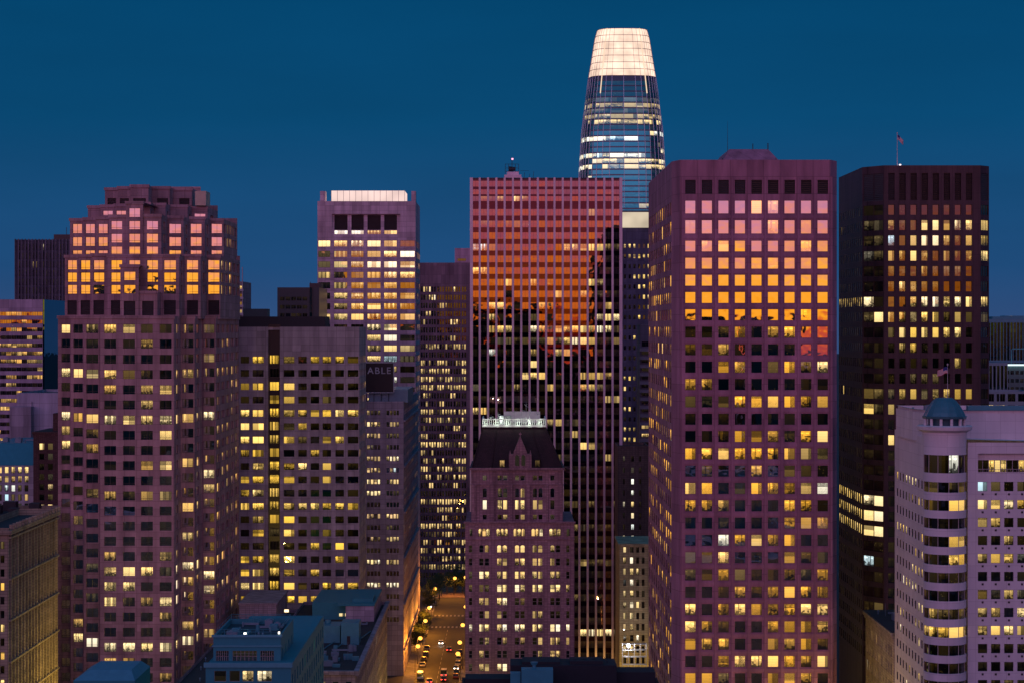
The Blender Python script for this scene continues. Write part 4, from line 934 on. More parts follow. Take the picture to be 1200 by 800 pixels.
# advertising roof building along the street
YE = 650; XE = -34.4
E = simple('billboard_building', 'mauve office building on the street corner with a black rooftop sign and gold-lit street side', 'office building', 428, 473, 470, YE, 100, wall_mat((.44, .36, .42), (1.9, 1.6)), glass_mat((.9, .8, .9), .2, (1, .6, .3)),
           dict(cols=[(430, 433.4), (434.4, 437.6), (438.6, 441.8), (442.6, 445.6), (453, 456), (457, 460), (461, 464), (464.8, 467.4)], y0=480.5, h=5.5, pitch=13.45, rows=19,
                pats=['od.d.dd.', 'wyyo.ooo', 'yooodddd', 'od..d...', 'ooooowww', 'yoyo.oc.', 'wwyw.oyy', 'wwww..dd', '........', 'oo.oyyyy', '....dd..', '.oddoooo', '........', 'wwwwoooo', '........', 'wwwwwwww', 'oooo....', '........', '........']),
           dict(n=26, frac=.55, y0=480.5, h=5.5, pitch=13.45, rows=19, pf=.1, pl=.14, chars='ddoy'), x1=XE, hue=.3, nm=0, depth=.3)
m = MB()
for k in range(6): z = 8 + k * 14.5; m.box(XE + .012, XE + .6, YE + .1, YE + 99.9, z, z + .5)
E.part('string_course', m, E.wall)
m = MB(); m.box(PX(432, 655), PX(478, 655), 655, 690, E.zt - .5, PZ(456, 655)); E.part('penthouse', m, plain('teal_blue_cladding', (.20, .30, .36), .5))
sx0, sx1 = PX(418, 654), PX(461.5, 654)
sg = empty('rooftop_sign', ((sx0 + sx1) / 2, 655, E.zt - .5), 'black boxed rooftop billboard with pale capital letters ending in ABLE', 'billboard')
m = MB(); m.box(sx0, sx1, 654, 657.2, PZ(459.5, 654), PZ(425, 654)); m.build('panel', plain('black_sign_panel', (.008, .009, .012), .4), sg)
m = MB(); z0, z1 = PZ(459.8, 654), PZ(424.6, 654)
m.box(sx0 - .1, sx1 + .15, 653.85, 654.0, z0 - .1, z0 + .18); m.box(sx0 - .1, sx1 + .15, 653.85, 654.0, z1 - .15, z1 + .12); m.box(sx1 - .15, sx1 + .15, 653.85, 654.0, z0, z1); m.build('border', plain('sign_border', (.5, .5, .52), .5), sg)
m = MB()
for i in range(5): x = sx0 + (sx1 - sx0) * (i + .3) / 5; m.box(x - .12, x + .12, 655, 655.3, E.zt - .5, z0 + .1)
m.build('support', STEEL, sg)
ft = bpy.data.curves.new('letters', 'FONT'); ft.body = 'ABLE'; ft.size = 2.95; ft.extrude = .06; ft.align_x = 'RIGHT'; ft.space_character = 1.22; ft.offset = .03
fo = bpy.data.objects.new('tmp_text', ft); COL.objects.link(fo)
bpy.context.view_layer.update(); me = bpy.data.meshes.new_from_object(fo.evaluated_get(bpy.context.evaluated_depsgraph_get())); bpy.data.objects.remove(fo)
lt = bpy.data.objects.new('lettering', me); COL.objects.link(lt); lt.parent = sg; me.materials.clear(); me.materials.append(plain('sign_letter', (.42, .42, .46), .6))
lt.rotation_euler = (R(90), 0, 0); lt.location = (sx1 - .9 - sg.location.x, 653.9 - 655, PZ(437.5, 654) - sg.location.z)
# building at the end of the street
Fb = simple('pinstriped_tower', 'dark tower with narrow vertical window strips filling the end of the street', 'skyscraper', 484, 556, 308, 880, 40, wall_mat((.26, .17, .21), (1.8, 3.8), .7), glass_mat((.9, .8, .8), .08, (1, .66, .25)),
            dict(cols=[(493.2 + 2.9 * i + (i // 3) * .9, 495.2 + 2.9 * i + (i // 3) * .9) for i in range(17)], y0=336, h=6.2, pitch=9.55, rows=36,
                 pats=rnd_rows(9, 17, .15, .10, chars='doyw') + rnd_rows(27, 17, .38, .20, chars='doyy')), hue=.22, nm=0, depth=.4)
Fb2 = simple('pink_parapet_block', 'pale pink block top peeping over the pinstriped tower beside the striped one', 'building', 533, 560, 291, 960, 30, wall_mat((.55, .36, .46), (3, 3)), g_dim, dict(cols=[(536, 546)], y0=303, h=3, pitch=30, rows=1, pats=['.']), nm=2)
# building with the pale lit top right of striped tower
YJ = 850
J = simple('pale_topped_tower', 'slim dark blue tower with a floodlit cream top band and small square windows', 'tower', 722, 776, 247, YJ, 30, wall_mat((.085, .09, .15), (2.4, 3)), glass_mat((.5, .6, .9), .12, (1, .66, .15)),
           dict(cols=[(731 + 5.6 * i, 733.6 + 5.6 * i) for i in range(8)], y0=286, h=5, pitch=11.9, rows=34, pf=.12, pl=.18, chars='oyyy'), nm=0, depth=.3, parapet=False)
J.roof(J.P, J.zt)
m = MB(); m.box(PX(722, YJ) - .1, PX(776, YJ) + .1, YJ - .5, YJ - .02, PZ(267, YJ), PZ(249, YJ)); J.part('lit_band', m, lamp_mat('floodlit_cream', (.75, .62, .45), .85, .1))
for px in range(724, 776, 5):
    pass
# balconied strip
J2 = simple('balconied_apartment_tower', 'dark tower stacked with grey balcony slabs between striped tower and square windowed tower', 'tower', 750, 775, 380, 700, 18, wall_mat((.20, .18, .24), (3, 3)), g_dim,
            dict(n=2, frac=.7, y0=400, h=6, pitch=9.6, rows=16, pf=.1, pl=.1), nm=1, roofmat=ROOF_D)
m = MB()
for k in range(14): z = PZ(411.5 + 9.6 * k, 700); m.box(PX(749.5, 700), PX(775, 700), 698.2, 699.97, z, z + 1.05)
J2.part('balconies', m, plain('grey_balcony', (.26, .24, .30), .6))
# older stone blocks low between the towers
K0 = simple('old_brick_block', 'narrow dark brick block with one column of lit windows in the gap between towers', 'building', 724, 760, 522, 640, 20, wall_mat((.16, .11, .10), (.9, .6), .85), glass_mat((.8, .8, .8), .1, (1, .6, .3)),
            dict(cols=[(730, 732.4), (739.6, 743), (749, 751.5)], y0=534, h=6.5, pitch=13.3, rows=14, pats=['d..', '.d.', '.w.', '.w.', 'oy.', '.y.', '.w.', 'yw.'] + ['oy.'] * 6), hue=.5, nm=0, roofmat=ROOF_D)
K = simple('floodlit_stone_building', 'low tan stone building lit gold from the street with regular small windows, between towers', 'building', 726, 764, 637, 600, 22, wall_mat((.46, .38, .24), (1.4, .7), .85), glass_mat((.8, .8, .8), .1, (1, .66, .35)),
           dict(cols=[(730.4, 733.8), (738.2, 742.4), (745.6, 749), (752, 755.4)], y0=639.5, h=7.5, pitch=13.0, rows=12, pats=['y...', 'yw..', 'oyy.', 'dw..', 'oy..', 'oyy.', 'oy..', 'oy..', 'd.w.', 'oy..', '....', 'oyoo']), hue=.45, nm=0, depth=.3, roofmat=ROOF_D)
cornice_part(K, K.P[0][0], K.P[1][0], 600, 622, K.zt, K.wall, .9, .35)
# construction scaffold with work light
cs = empty('scaffold', (PX(740, 590), 590, 0), 'white-lit construction scaffold in the narrow gap between the towers', 'scaffold')
m = MB()
for i in range(5):
    x = PX(729 + i * 7, 590)
    for y in (588, 590): m.tube((x, y, 0), (x, y, PZ(752, 590)), .07)
for z in (PZ(753, 590), PZ(760, 590), PZ(768, 590), PZ(777, 590)):
    for y in (588, 590): m.tube((PX(729, 590), y, z), (PX(757, 590), y, z), .06)
    m.box(PX(729, 590), PX(757, 590), 588.1, 589.9, z - .05, z + .02)
m.build('frame', plain('scaffold_tube', (.5, .5, .52), .4, .5), cs)
m = MB(); m.tube((PX(736.5, 587), 587.0, PZ(756, 587)), (PX(736.5, 587), 587.4, PZ(756, 587)), .55, .55, 12); m.build('work_light', lamp_mat('work_light', (1, .93, .95), 14), cs)

# ---- far right background
P1 = simple('blue_curtain_wall_tower', 'blue glass curtain wall tower at the right edge behind the pale domed building', 'office tower', 1156, 1215, 374, 760, 40, plain('blue_mullion_wall', (.05, .22, .30), .4, .1), glass_mat((.15, .8, 1.0), .05, (1, .66, .3)),
            dict(n=15, frac=.78, y0=378, h=44, pitch=47, rows=3, pats=['.' * 15] * 3, m0=.3), nm=0, roofmat=METAL)
m = MB(); m.box(PX(1163, 765), PX(1200, 765), 765, 780, P1.zt - .5, PZ(371, 765)); m.box(PX(1178, 768), PX(1202, 768), 768, 776, PZ(371, 765), PZ(370, 765)); P1.part('roof_deck', m, METAL)
m = MB(); m.tube((PX(1184.5, 768), 767, PZ(371, 768)), (PX(1184.5, 768), 767, PZ(372.6, 768)), .4); P1.part('roof_light', m, lamp_mat('beacon_white', (1, .8, .9), 2.2))
P2b = simple('lit_canopy_building', 'dark teal building with a thin bright white canopy line, at the right edge', 'building', 1176, 1225, 428, 650, 30, plain('teal_wall', (.05, .13, .14), .4), glass_mat((.12, .6, .7), .2, (1, .7, .3)),
             dict(n=8, frac=.7, y0=434, h=4.5, pitch=9.5, rows=12, pf=.1, pl=.15, m0=.5), nm=1, roofmat=ROOF_D)
m = MB(); m.box(PX(1176, 650), PX(1226, 650), 648.6, 649.9, PZ(428.2, 650), PZ(426.4, 650)); P2b.part('lit_canopy', m, lamp_mat('canopy_light', (.75, .95, 1), 1.3))
m = MB()
for a in (1185, 1203): m.box(PX(a, 652), PX(a + 1, 652), 652, 652.4, P2b.zt, PZ(408, 652))
m.box(PX(1185, 652), PX(1204, 652), 652, 652.4, PZ(409.2, 652), PZ(408, 652)); P2b.part('roof_frame', m, METAL)
P3 = simple('white_framed_block', 'low grey-blue block with pale floor frames behind the pale domed building', 'building', 1150, 1181, 425, 620, 25, plain('blue_grey_wall', (.22, .32, .38), .5), glass_mat((.15, .7, .9), .2, (1, .7, .3)),
            dict(n=7, frac=.72, y0=428, h=28, pitch=31, rows=1, pats=['.' * 7]), nm=0, roofmat=METAL)
m = MB(); m.box(PX(1158, 612), PX(1206, 612), 612, 619.9, 0, PZ(456, 612))
P4 = simple('glazed_attic_block', 'low glazed attic block with small warm windows behind the domed building roof', 'building', 1150, 1210, 458, 600, 15, plain('blue_grey_wall', (.22, .32, .38), .5), glass_mat((.15, .7, .9), .2, (1, .7, .3)),
            dict(cols=[(1153, 1157), (1159, 1165), (1168, 1171), (1172, 1178), (1181, 1190), (1193, 1203)], y0=461, h=9, pitch=13, rows=3, pats=['......', '.yyo..', '......']), nm=1, roofmat=METAL)

# ================================================================== foreground roofs
teal = plain('teal_render', (.022, .22, .27), .7, 0, .15)
lil = wall_mat((.36, .30, .35), (1.2, .6), .85)
gQ = glass_mat((.4, .7, .8), .25, (1, .68, .36))
# terraced building
YQ = 380
zq = PZ(744, YQ); q0, q1 = PX(250, YQ), PX(329, YQ)
Q1 = Bld('terraced_building', 'teal-grey building with flat railed roof, grid windows and two bright lit windows at bottom', 'building', ((q0 + q1) / 2, YQ + 12, 0), teal, gQ, .45, FRAME_LT)
Q1.facade((q0, YQ), (q1, YQ), 0, zq, cols_px([(253, 268), (272.5, 301), (305, 321)], YQ, q0), [(PZ(775, YQ), PZ(762, YQ), '...')], nm=5, transom=.5, depth=.3)
QP = [(q0, YQ), (q1, YQ), (q1, YQ + 22), (q0, YQ + 22)]
for k in (1, 2, 3): Q1.facade(QP[k], QP[(k + 1) % 4], 0, zq, *(([], []) if k != 1 else (cols_auto(22, 4, .35), [(zq - 5.5, zq - 2.8, '.o..')])))
yf = YQ - 5; zf = PZ(779, yf); f0, f1 = PX(241, yf), PX(341, yf)
Q1.facade((f0, yf), (f1, yf), 0, zf, cols_px([(251, 265), (269, 281), (284, 297), (301.5, 318.5)], yf, f0), [(PZ(798, yf), PZ(785.5, yf), '..yw'), (PZ(822, yf), PZ(809, yf), '.y..')], nm=0, depth=.3, prio=2)
FP = [(f0, yf), (f1, yf), (f1, YQ + 60), (f0, YQ + 60)]
Q1.facade(FP[1], FP[2], 0, zf, cols_auto(65, 14, .4), [(zf - 4.5 - 3.7 * k, zf - 2 - 3.7 * k, p) for k, p in enumerate(rnd_rows(6, 14, 0, .12))], nm=0); Q1.facade(FP[2], FP[3], 0, zf); Q1.facade(FP[3], FP[0], 0, zf)
Q1.w.face([(*p, zf - .01) for p in FP])
Q1.finish(); Q1.roof(QP, zq, plain('teal_roof_felt', (.035, .06, .075), .9, 0, .4, 1.2), .5, 1.0)
m = MB()
m.box(q0 - .3, q1 + .3, YQ - .35, YQ + .1, zq - .3, zq + .12); m.box(q0 - .2, q1 + .2, YQ - .25, YQ - .002, PZ(757, YQ), PZ(755.5, YQ)); m.box(f0 - .3, f1 + .3, yf - .4, yf + .2, zf - .35, zf + .5); Q1.part('cornice', m, plain('pale_teal_trim', (.08, .30, .36), .7))
m = MB(); x0, x1, y0, y1 = q0 + .5, q1 - .5, YQ + 1, YQ + 21
for z in (zq + .5, zq + 1.0):
    for a, b in (((x0, y0), (x1, y0)), ((x1, y0), (x1, y1)), ((x1, y1), (x0, y1)), ((x0, y1), (x0, y0))): m.tube((*a, z), (*b, z), .04)
for i in range(9):
    x = x0 + (x1 - x0) * i / 8
    for y in (y0, y1): m.tube((x, y, zq - .9), (x, y, zq + 1.0), .04)
Q1.part('roof_railing', m, METAL)
m = MB(); m.box(q0 + 2.5, q0 + 4, YQ + 6, YQ + 8, zq - .9, zq + .3); m.box(q0 + 5.3, q0 + 5.9, YQ + 4, YQ + 9, zq - .9, zq - .4); m.box(q0 + 9, q0 + 10.5, YQ + 12, YQ + 14, zq - .9, zq + .2); m.tube((q0 + 7, YQ + 10, zq - .9), (q0 + 7, YQ + 10, zq + .5), .35, .35, 10)
Q1.part('rooftop_unit', m, METAL)
m = MB(); m.box(PX(285, YQ), PX(288, YQ), YQ + .6, YQ + 1.0, zq + .1, zq + .4); m.box(PX(326, YQ), PX(328, YQ), YQ - .2, YQ + .1, zq + .3, zq + .7); Q1.part('roof_lamp', m, lamp_mat('roof_lamp', (1, .9, .8), 3))
# big roof building on the corner of the street
zq2 = 31.5; qa, qb = PX(362, 480), -36.0
Q2 = Bld('corner_roof_building', 'blue grey building with cluttered dark flat roof beside the gold lit street', 'building', (-48, 530, 0), lil, gQ, .4, FRAME_LT)
QP = [(-60, 470), (qb, 470), (qb, 590), (-60, 590)]
Q2.facade(QP[0], QP[1], 0, zq2, cols_auto(24, 8, .45), [(zq2 - 5 - 4 * k, zq2 - 2.4 - 4 * k, '..oyyo..' if k == 0 else '........') for k in range(4)], nm=0, prio=1)
Q2.facade(QP[1], QP[2], 0, zq2, cols_auto(120, 40, .5), [(zq2 - 5 - 4 * k, zq2 - 2.4 - 4 * k, p) for k, p in enumerate(rnd_rows(7, 40, .1, .06))], nm=0)
for k in (2, 3): Q2.facade(QP[k], QP[(k + 1) % 4], 0, zq2)
Q2.finish(); Q2.roof(QP, zq2, ROOF_D, .5, .9)
m = MB(); m.box(qb - .3, qb + .9, 469.3, 590.3, zq2 - 1.0, zq2 + .14); m.box(-60.4, qb - .31, 469.2, 470.3, zq2 - .7, zq2 + .14); Q2.part('cornice', m, lil)
# taller rear block
b0, b1 = -60.0, -37.5; zb2 = PZ(706, 562)
m = MB(); m.box(PX(405, 556), b1, 556, 588, zq2 - .9, zb2); rear = Q2.part('rear_block', m, wall_mat((.42, .38, .46), (3, 1.6), .8))
m = MB(); m.box(PX(366, 560), PX(405, 560), 560, 588, zq2 - .9, zb2 + .4)
m.box(PX(396, 556) - .2, b1 + .2, 555.7, 588.2, zb2 + .01, zb2 + .5); m.box(PX(413, 560), PX(437, 560), 560, 570, zb2 + .5, PZ(701, 560)); Q2.part('roof_step', m, teal)
for px, ch in ((396, 'w'), (403, 'w')):
    for py in (721, 735):
        m = MB(); x = PX(px, 555.9); z = PZ(py + 3, 555.9); l = win_attr('y', .4); m.face([(x, 555.6 if px > 404 else 559.9, z), (x + 1.1, 559.9, z), (x + 1.1, 559.9, z + .8), (x, 559.9, z + .8)], 0, [(0, 0), (1, 0), (1, 1), (0, 1)], (1.1, .5, .3, 1)); m.build('window', [gQ], Q2.root)
m = MB(); m.box(-43, -38.5, 515, 522, zq2 - .9, zq2 + 4.6); m.box(-50, -43.5, 518, 526, zq2 - .9, zq2 + 3.4); m.box(-53.5, -50.5, 519, 524, zq2 - .9, zq2 + 4.6)
Q2.part('roof_plant_room', m, METAL)
m = MB(); m.box(-41.5, -40.7, 514.9, 514.99, zq2 - .9, zq2 + 1.3); Q2.part('roof_door', m, STEEL)
m = MB()
for (x, y, a) in ((-47, 523, .8), (-49, 520, .5)): m.tube((x, y, zq2 + 3.4), (x, y, zq2 + 4.2), a, a, 14)
for i in range(16):
    x, y = -58 + random.random() * 20, 475 + random.random() * 75
    if -54 < x < -38 and 510 < y < 530: continue
    m.box(x, x + random.uniform(.6, 2.4), y, y + random.uniform(.6, 2.5), zq2 - .9, zq2 - .9 + random.uniform(.4, 1.6))
for i in range(5): x = -56 + i * 4; m.tube((x, 478 + i * 9, zq2 - .6), (x + 3, 500 + i * 9, zq2 - .6), .15)
Q2.part('rooftop_units', m, METAL)
m = MB(); pts = [(-49 + 1.6 * math.cos(2 * math.pi * i / 20), 503 + 2.2 * math.sin(2 * math.pi * i / 20)) for i in range(20)]
for i in range(20): j = (i + 1) % 20; m.face([(*pts[i], zq2 - .9), (*pts[j], zq2 - .9), (-49 + (pts[j][0] + 49) * .6, 503 + (pts[j][1] - 503) * .6, zq2 + .3), (-49 + (pts[i][0] + 49) * .6, 503 + (pts[i][1] - 503) * .6, zq2 + .3)], 0)
m.face([(-49 + (p[0] + 49) * .6, 503 + (p[1] - 503) * .6, zq2 + .3) for p in pts]); Q2.part('skylight', m, lamp_mat('skylight_glow', (1, .72, .4), .75, 1.2), 'glowing yellow oval skylight')
# purple alley wall building between
Q3 = Bld('plaster_walled_building', 'purple grey plastered building between the terraced roof and the cluttered flat roof', 'building', (-66, 500, 0), lil, gQ, .45)
zq3 = 30.0; QP = [(-76, 455), (-60.6, 455), (-60.6, 585), (-76, 585)]
Q3.facade(QP[0], QP[1], 0, zq3); Q3.facade(QP[1], QP[2], 0, zq3)
for k in (2, 3): Q3.facade(QP[k], QP[(k + 1) % 4], 0, zq3)
Q3.finish(); Q3.roof(QP, zq3, ROOF_D)
m = MB(); m.box(-74, -64, 556, 583, zq3 - .9, PZ(708, 556)); m.box(-74.3, -63.7, 555.7, 583.3, PZ(708, 556) + .01, PZ(706, 556)); Q3.part('attic_block', m, lil)
m = MB(); x = -62.5; m.face([(x, 554.9 + .8, 33), (x + 1.2, 555.7, 33), (x + 1.2, 555.7, 34), (x, 555.7, 34)]); 
m = MB(); m.box(PX(333, 555), PX(338, 555), 555.4, 555.69, PZ(717, 555), PZ(714, 555)); Q3.part('wall_lamp', m, lamp_mat('roof_lamp_warm', (1, .75, .4), 2.5))
# low teal roof bottom-left
T1 = Bld('hipped_roof_building', 'small building with pale teal hipped roof at the bottom edge below the stepped tower', 'building', (-75, 385, 0), teal, gQ, .4)
Yt = 375; zt_ = PZ(797, Yt); t0, t1_ = PX(86, Yt), PX(158, Yt)
TP = [(t0, Yt), (t1_, Yt), (t1_, Yt + 16), (t0, Yt + 16)]
for k in range(4): T1.facade(TP[k], TP[(k + 1) % 4], 0, zt_)
T1.finish()
m = MB(); in_ = [(t0 + 2.5, Yt + 3), (t1_ - 1.2, Yt + 3), (t1_ - 1.2, Yt + 13), (t0 + 2.5, Yt + 13)]; zz = PZ(784, Yt + 3)
for k in range(4): j = (k + 1) % 4; m.face([(*TP[k], zt_), (*TP[j], zt_), (*in_[j], zz), (*in_[k], zz)])
m.face([(*p, zz) for p in in_]); T1.part('hipped_roof', m, plain('pale_teal_roof', (.08, .28, .36), .7))
# dark roofs bottom centre
U = Bld('dark_flat_roof_building', 'dark silhouetted flat roof with blue metal plant box at the bottom centre', 'building', (13, 395, 0), plain('dark_wall', (.012, .016, .024), .8), gQ, .4)
zu_ = PZ(806, 385); UP = [(PX(540, 385), 385), (PX(775, 385), 385), (PX(775, 385), 397), (PX(540, 385), 397)]
for k in range(4): U.facade(UP[k], UP[(k + 1) % 4], 0, zu_)
U.finish(); U.roof(UP, zu_, ROOF_D)
m = MB(); m.box(PX(611, 383), PX(648, 383), 382, 384.9, zu_ - 8, PZ(783, 383)); m.box(PX(598, 383), PX(610, 383), 383, 384.9, zu_ - 8, PZ(788, 383)); U.part('plant_box', m, plain('blue_metal_box', (.03, .25, .32), .55, .1))
m = MB(); m.tube((PX(626, 384), 384, PZ(783.2, 384)), (PX(626, 384), 384, PZ(778, 384)), .35, .35, 10); m.tube((PX(626, 384), 384, PZ(778, 384)), (PX(626, 384), 384, PZ(775, 384)), .55, .75, 10); U.part('vent_cowl', m, METAL)
m = MB(); db = plain('dark_plant', (.012, .016, .024), .8)
m.box(PX(598, 390), PX(722, 390), 388, 396, zu_ - .9, PZ(779, 388)); m.box(PX(612, 390), PX(656, 390), 389, 395, PZ(779, 388) + .01, PZ(776, 388)); m.box(PX(668, 390), PX(706, 390), 389, 394, PZ(779, 388) + .01, PZ(775, 388))
m.box(PX(722, 390) + .01, PX(768, 390), 390, 396, zu_ - .9, PZ(787, 390)); m.box(PX(545, 390), PX(598, 390) - .01, 390, 396, zu_ - .9, PZ(795, 390))
for px in (674, 684, 696): m.tube((PX(px, 390), 391, PZ(778, 390)), (PX(px, 390), 391, PZ(773, 390)), .6, .45, 8)
m.tube((PX(715, 390), 391, PZ(780, 390)), (PX(708, 390), 391, PZ(770, 390)), .06)
U.part('roof_blocks', m, db)

# ================================================================== street life
def lamp_post(x, y, arm, label, h=8.2, P=1900, col=(1.0, .34, .03)):
    o = empty('street_lamp', (x, y, .14), label, 'street lamp', 'sodium street lamps along the street')
    m = MB(); m.tube((x, y, .14), (x, y, .9), .16, .12); m.tube((x, y, .9), (x, y, h), .09, .06); m.tube((x, y, h), (x + arm, y, h + .35), .05); m.build('pole', STEEL, o)
    m = MB(); cx = x + arm
    pr = [(.05, .62), (.5, .48), (.72, .1), (.64, -.3), (.34, -.55), (0, -.62)]
    for (r0, z0), (r1, z1) in zip(pr, pr[1:]):
        for k in range(10):
            a, b = 2 * math.pi * k / 10, 2 * math.pi * (k + 1) / 10
            m.face([(cx + r0 * math.cos(a), y + r0 * math.sin(a), h + .35 + z0), (cx + r0 * math.cos(b), y + r0 * math.sin(b), h + .35 + z0), (cx + r1 * math.cos(b), y + r1 * math.sin(b), h + .35 + z1), (cx + r1 * math.cos(a), y + r1 * math.sin(a), h + .35 + z1)])
    m.build('lamp_globe', lamp_mat('sodium_lamp', (1, .42, .06), 3.0), o)
    l = bpy.data.lights.new('lamp_glow', 'POINT'); l.energy = P; l.color = col; l.shadow_soft_size = .5
    lo = bpy.data.objects.new('lamp_glow', l); COL.objects.link(lo); lo.location = (cx, y - .8, h + .2)
    return o
nth = ['nearest', 'second', 'third', 'fourth', 'fifth', 'sixth', 'seventh', 'farthest']
for i, y in enumerate((640, 663, 702, 748, 800)): lamp_post(-16.0, y, -.9, f'{nth[i]} glowing amber street lamp on the right pavement of the street')
for i, y in enumerate((655, 672, 712, 745, 800)): lamp_post(-31.0, y, .9, f'{nth[i]} glowing amber street lamp on the left pavement beside the gold lit wall', P=7500)
for i, (x, y) in enumerate(((-29, 842), (-24, 846), (-19.5, 843))): lamp_post(x, y, .4, ['left', 'middle', 'right'][i] + ' amber lamp among the trees at the end of the street', 6 + i * .7, 2200)
# street lights in the neighbouring streets, whose glow shows on the walls
def glow(x, y, z, P, col=(1.0, .64, .12), s=.3):
    l = bpy.data.lights.new('street_light', 'POINT'); l.energy = P; l.color = col; l.shadow_soft_size = s
    o = bpy.data.objects.new('street_light', l); COL.objects.link(o); o.location = (x, y, z)
for x, y, z, P in ((-31, 520, 8, 1800), (-30, 560, 8, 2600), (-30.5, 600, 8, 2600), (-86, 398, 22, 5000), (-85, 418, 22, 5000), (-85, 436, 30, 8000), (-85, 425, 40, 3500), (70, 455, 14, 7000), (72, 472, 20, 10000), (66, 430, 10, 5000),
                   (31, 570, 12, 1500), (36, 592, 7, 3500), (12, 653, 1.2, 900), (27, 654, 1.2, 1200), (-80, 588, 6, 2200), (40, 446, 8, 700), (72, 455, 8, 1800), (-9, 549, 8, 1500)):
    glow(x, y, z, P)
glow(PX(736.5, 586), 585.5, PZ(756, 586), 1500, (1, .95, .95), .5)
x = PX(603, YH); 
for dx in range(-8, 10, 3): glow(x + dx, yb - 1.1, zr + .7, 55, (.85, 1, .82), .15)
for dx in (-5, 4): glow(x + dx, g0 + 3, zr + 1.0, 260, (.85, 1, .85), .2)

def car(x, y, body, label, away=True, van=False, lights='tail'):
    o = empty('parked_car' if not lights else 'car', (x, y, 0), label, 'van' if van else 'car', 'cars on the street below')
    L_, W_, H_ = (5.4, 1.95, 2.2) if van else (4.5, 1.78, 1.42); hb = .95 if van else .82
    m = MB(); x0, x1, y0, y1 = x - W_ / 2, x + W_ / 2, y - L_ / 2, y + L_ / 2
    side = [(y0, .28), (y1, .28), (y1, .68), (y1 - .15, hb - .06), (y0 + .12, hb), (y0, .75)]
    m.face([(x0, a, z) for a, z in side]); m.face([(x1, a, z) for a, z in side[::-1]])
    for k in range(len(side)): (a, z), (b, z2) = side[k], side[(k + 1) % len(side)]; m.face([(x0, a, z), (x1, a, z), (x1, b, z2), (x0, b, z2)])
    m.build('body', plain('car_paint', body, .3, .2, .03), o)
    m = MB(); c = [(y0 + (.15 if van else .55), hb), (y1 - (1.0 if van else 1.35), hb), (y1 - (1.5 if van else 2.0), H_), (y0 + (.3 if van else 1.0), H_)]; i_ = .14
    m.face([(x0 + .03, c[0][0], c[0][1]), (x0 + .03, c[1][0], c[1][1]), (x0 + i_, c[2][0], c[2][1]), (x0 + i_, c[3][0], c[3][1])]); m.face([(x1 - i_, c[3][0], c[3][1]), (x1 - i_, c[2][0], c[2][1]), (x1 - .03, c[1][0], c[1][1]), (x1 - .03, c[0][0], c[0][1])])
    m.face([(x0 + .03, c[0][0], hb), (x0 + i_, c[3][0], H_), (x1 - i_, c[3][0], H_), (x1 - .03, c[0][0], hb)]); m.face([(x0 + .03, c[1][0], hb), (x1 - .03, c[1][0], hb), (x1 - i_, c[2][0], H_), (x0 + i_, c[2][0], H_)])
    m.build('cabin_glass', plain('car_glass', (.02, .025, .03), .1), o)
    m = MB(); m.box(x0 + i_ - .02, x1 - i_ + .02, c[3][0] - .03, c[2][0] + .03, H_, H_ + .05); m.build('car_roof', plain('car_paint', body, .3, .2, .03), o)
    for sx in (x0 + .08, x1 - .08):
        for yy in (y0 + .85, y1 - .9): m = MB(); m.tube((sx - .1, yy, .33), (sx + .1, yy, .33), .33, .33, 12); m.build('wheel', plain('tyre', (.02, .02, .02), .8), o)
    if lights:
        for sx in (x0 + .3, x1 - .3):
            m = MB(); m.box(sx - .18, sx + .18, y0 - .03, y0 + .02, .6, .78)
            m.build('tail_light' if lights == 'tail' else 'headlight', lamp_mat('tail_lamp', (1, .05, .03), 9) if lights == 'tail' else lamp_mat('head_lamp', (1, .85, .7), 16), o)
    if lights == 'head': glow(x, y0 - 1.5, .7, 60, (1, .85, .7), .2)
    return o
car(-28.8, 645, (.7, .68, .64), 'white van parked by the left pavement of the street', van=True, lights='')
car(-25.6, 637, (.30, .30, .32), 'grey car with red tail lights in the left lane', lights='tail')
car(-21.6, 650, (.6, .58, .55), 'pale van with red tail lights leading the middle lane', van=True, lights='tail')
car(-21.4, 641, (.05, .05, .06), 'black car with red tail lights behind the pale van', lights='tail')
car(-18.0, 662, (.12, .12, .14), 'dark oncoming car with bright headlights in the right lane', lights='head')
car(-17.7, 646, (.25, .05, .04), 'dark red car parked by the right pavement', lights='')
car(-17.7, 681, (.4, .4, .42), 'silver car parked farther up by the right pavement', lights='')
car(-29.0, 690, (.08, .09, .12), 'dark blue car parked farther up by the left pavement', lights='')
car(-26.2, 628, (.7, .7, .7), 'white car with bright headlights at the bottom of the street', lights='head')

for i, (x, y, c, t) in enumerate(((-29.2, 668, (.3, .3, .32), 'grey car parked between the van and the blue car on the left'), (-29.2, 679, (.03, .03, .035), 'black car parked just in front of the dark blue car'), (-29.2, 703, (.4, .38, .35), 'beige car parked farthest up the left pavement before the crossing'),
                      (-17.7, 654, (.04, .05, .05), 'near-black car parked ahead of the dark red one'), (-17.7, 671, (.5, .5, .5), 'light grey car parked behind the silver one'), (-17.7, 694, (.1, .02, .02), 'maroon car parked farthest up the right pavement'))): car(x, y, c, t, lights='')
car(-21.5, 700, (.2, .2, .2), 'small car with red tail lights nearing the crossing', lights='tail'); car(-24.8, 715, (.5, .5, .5), 'car with headlights coming down from the crossing', lights='head')

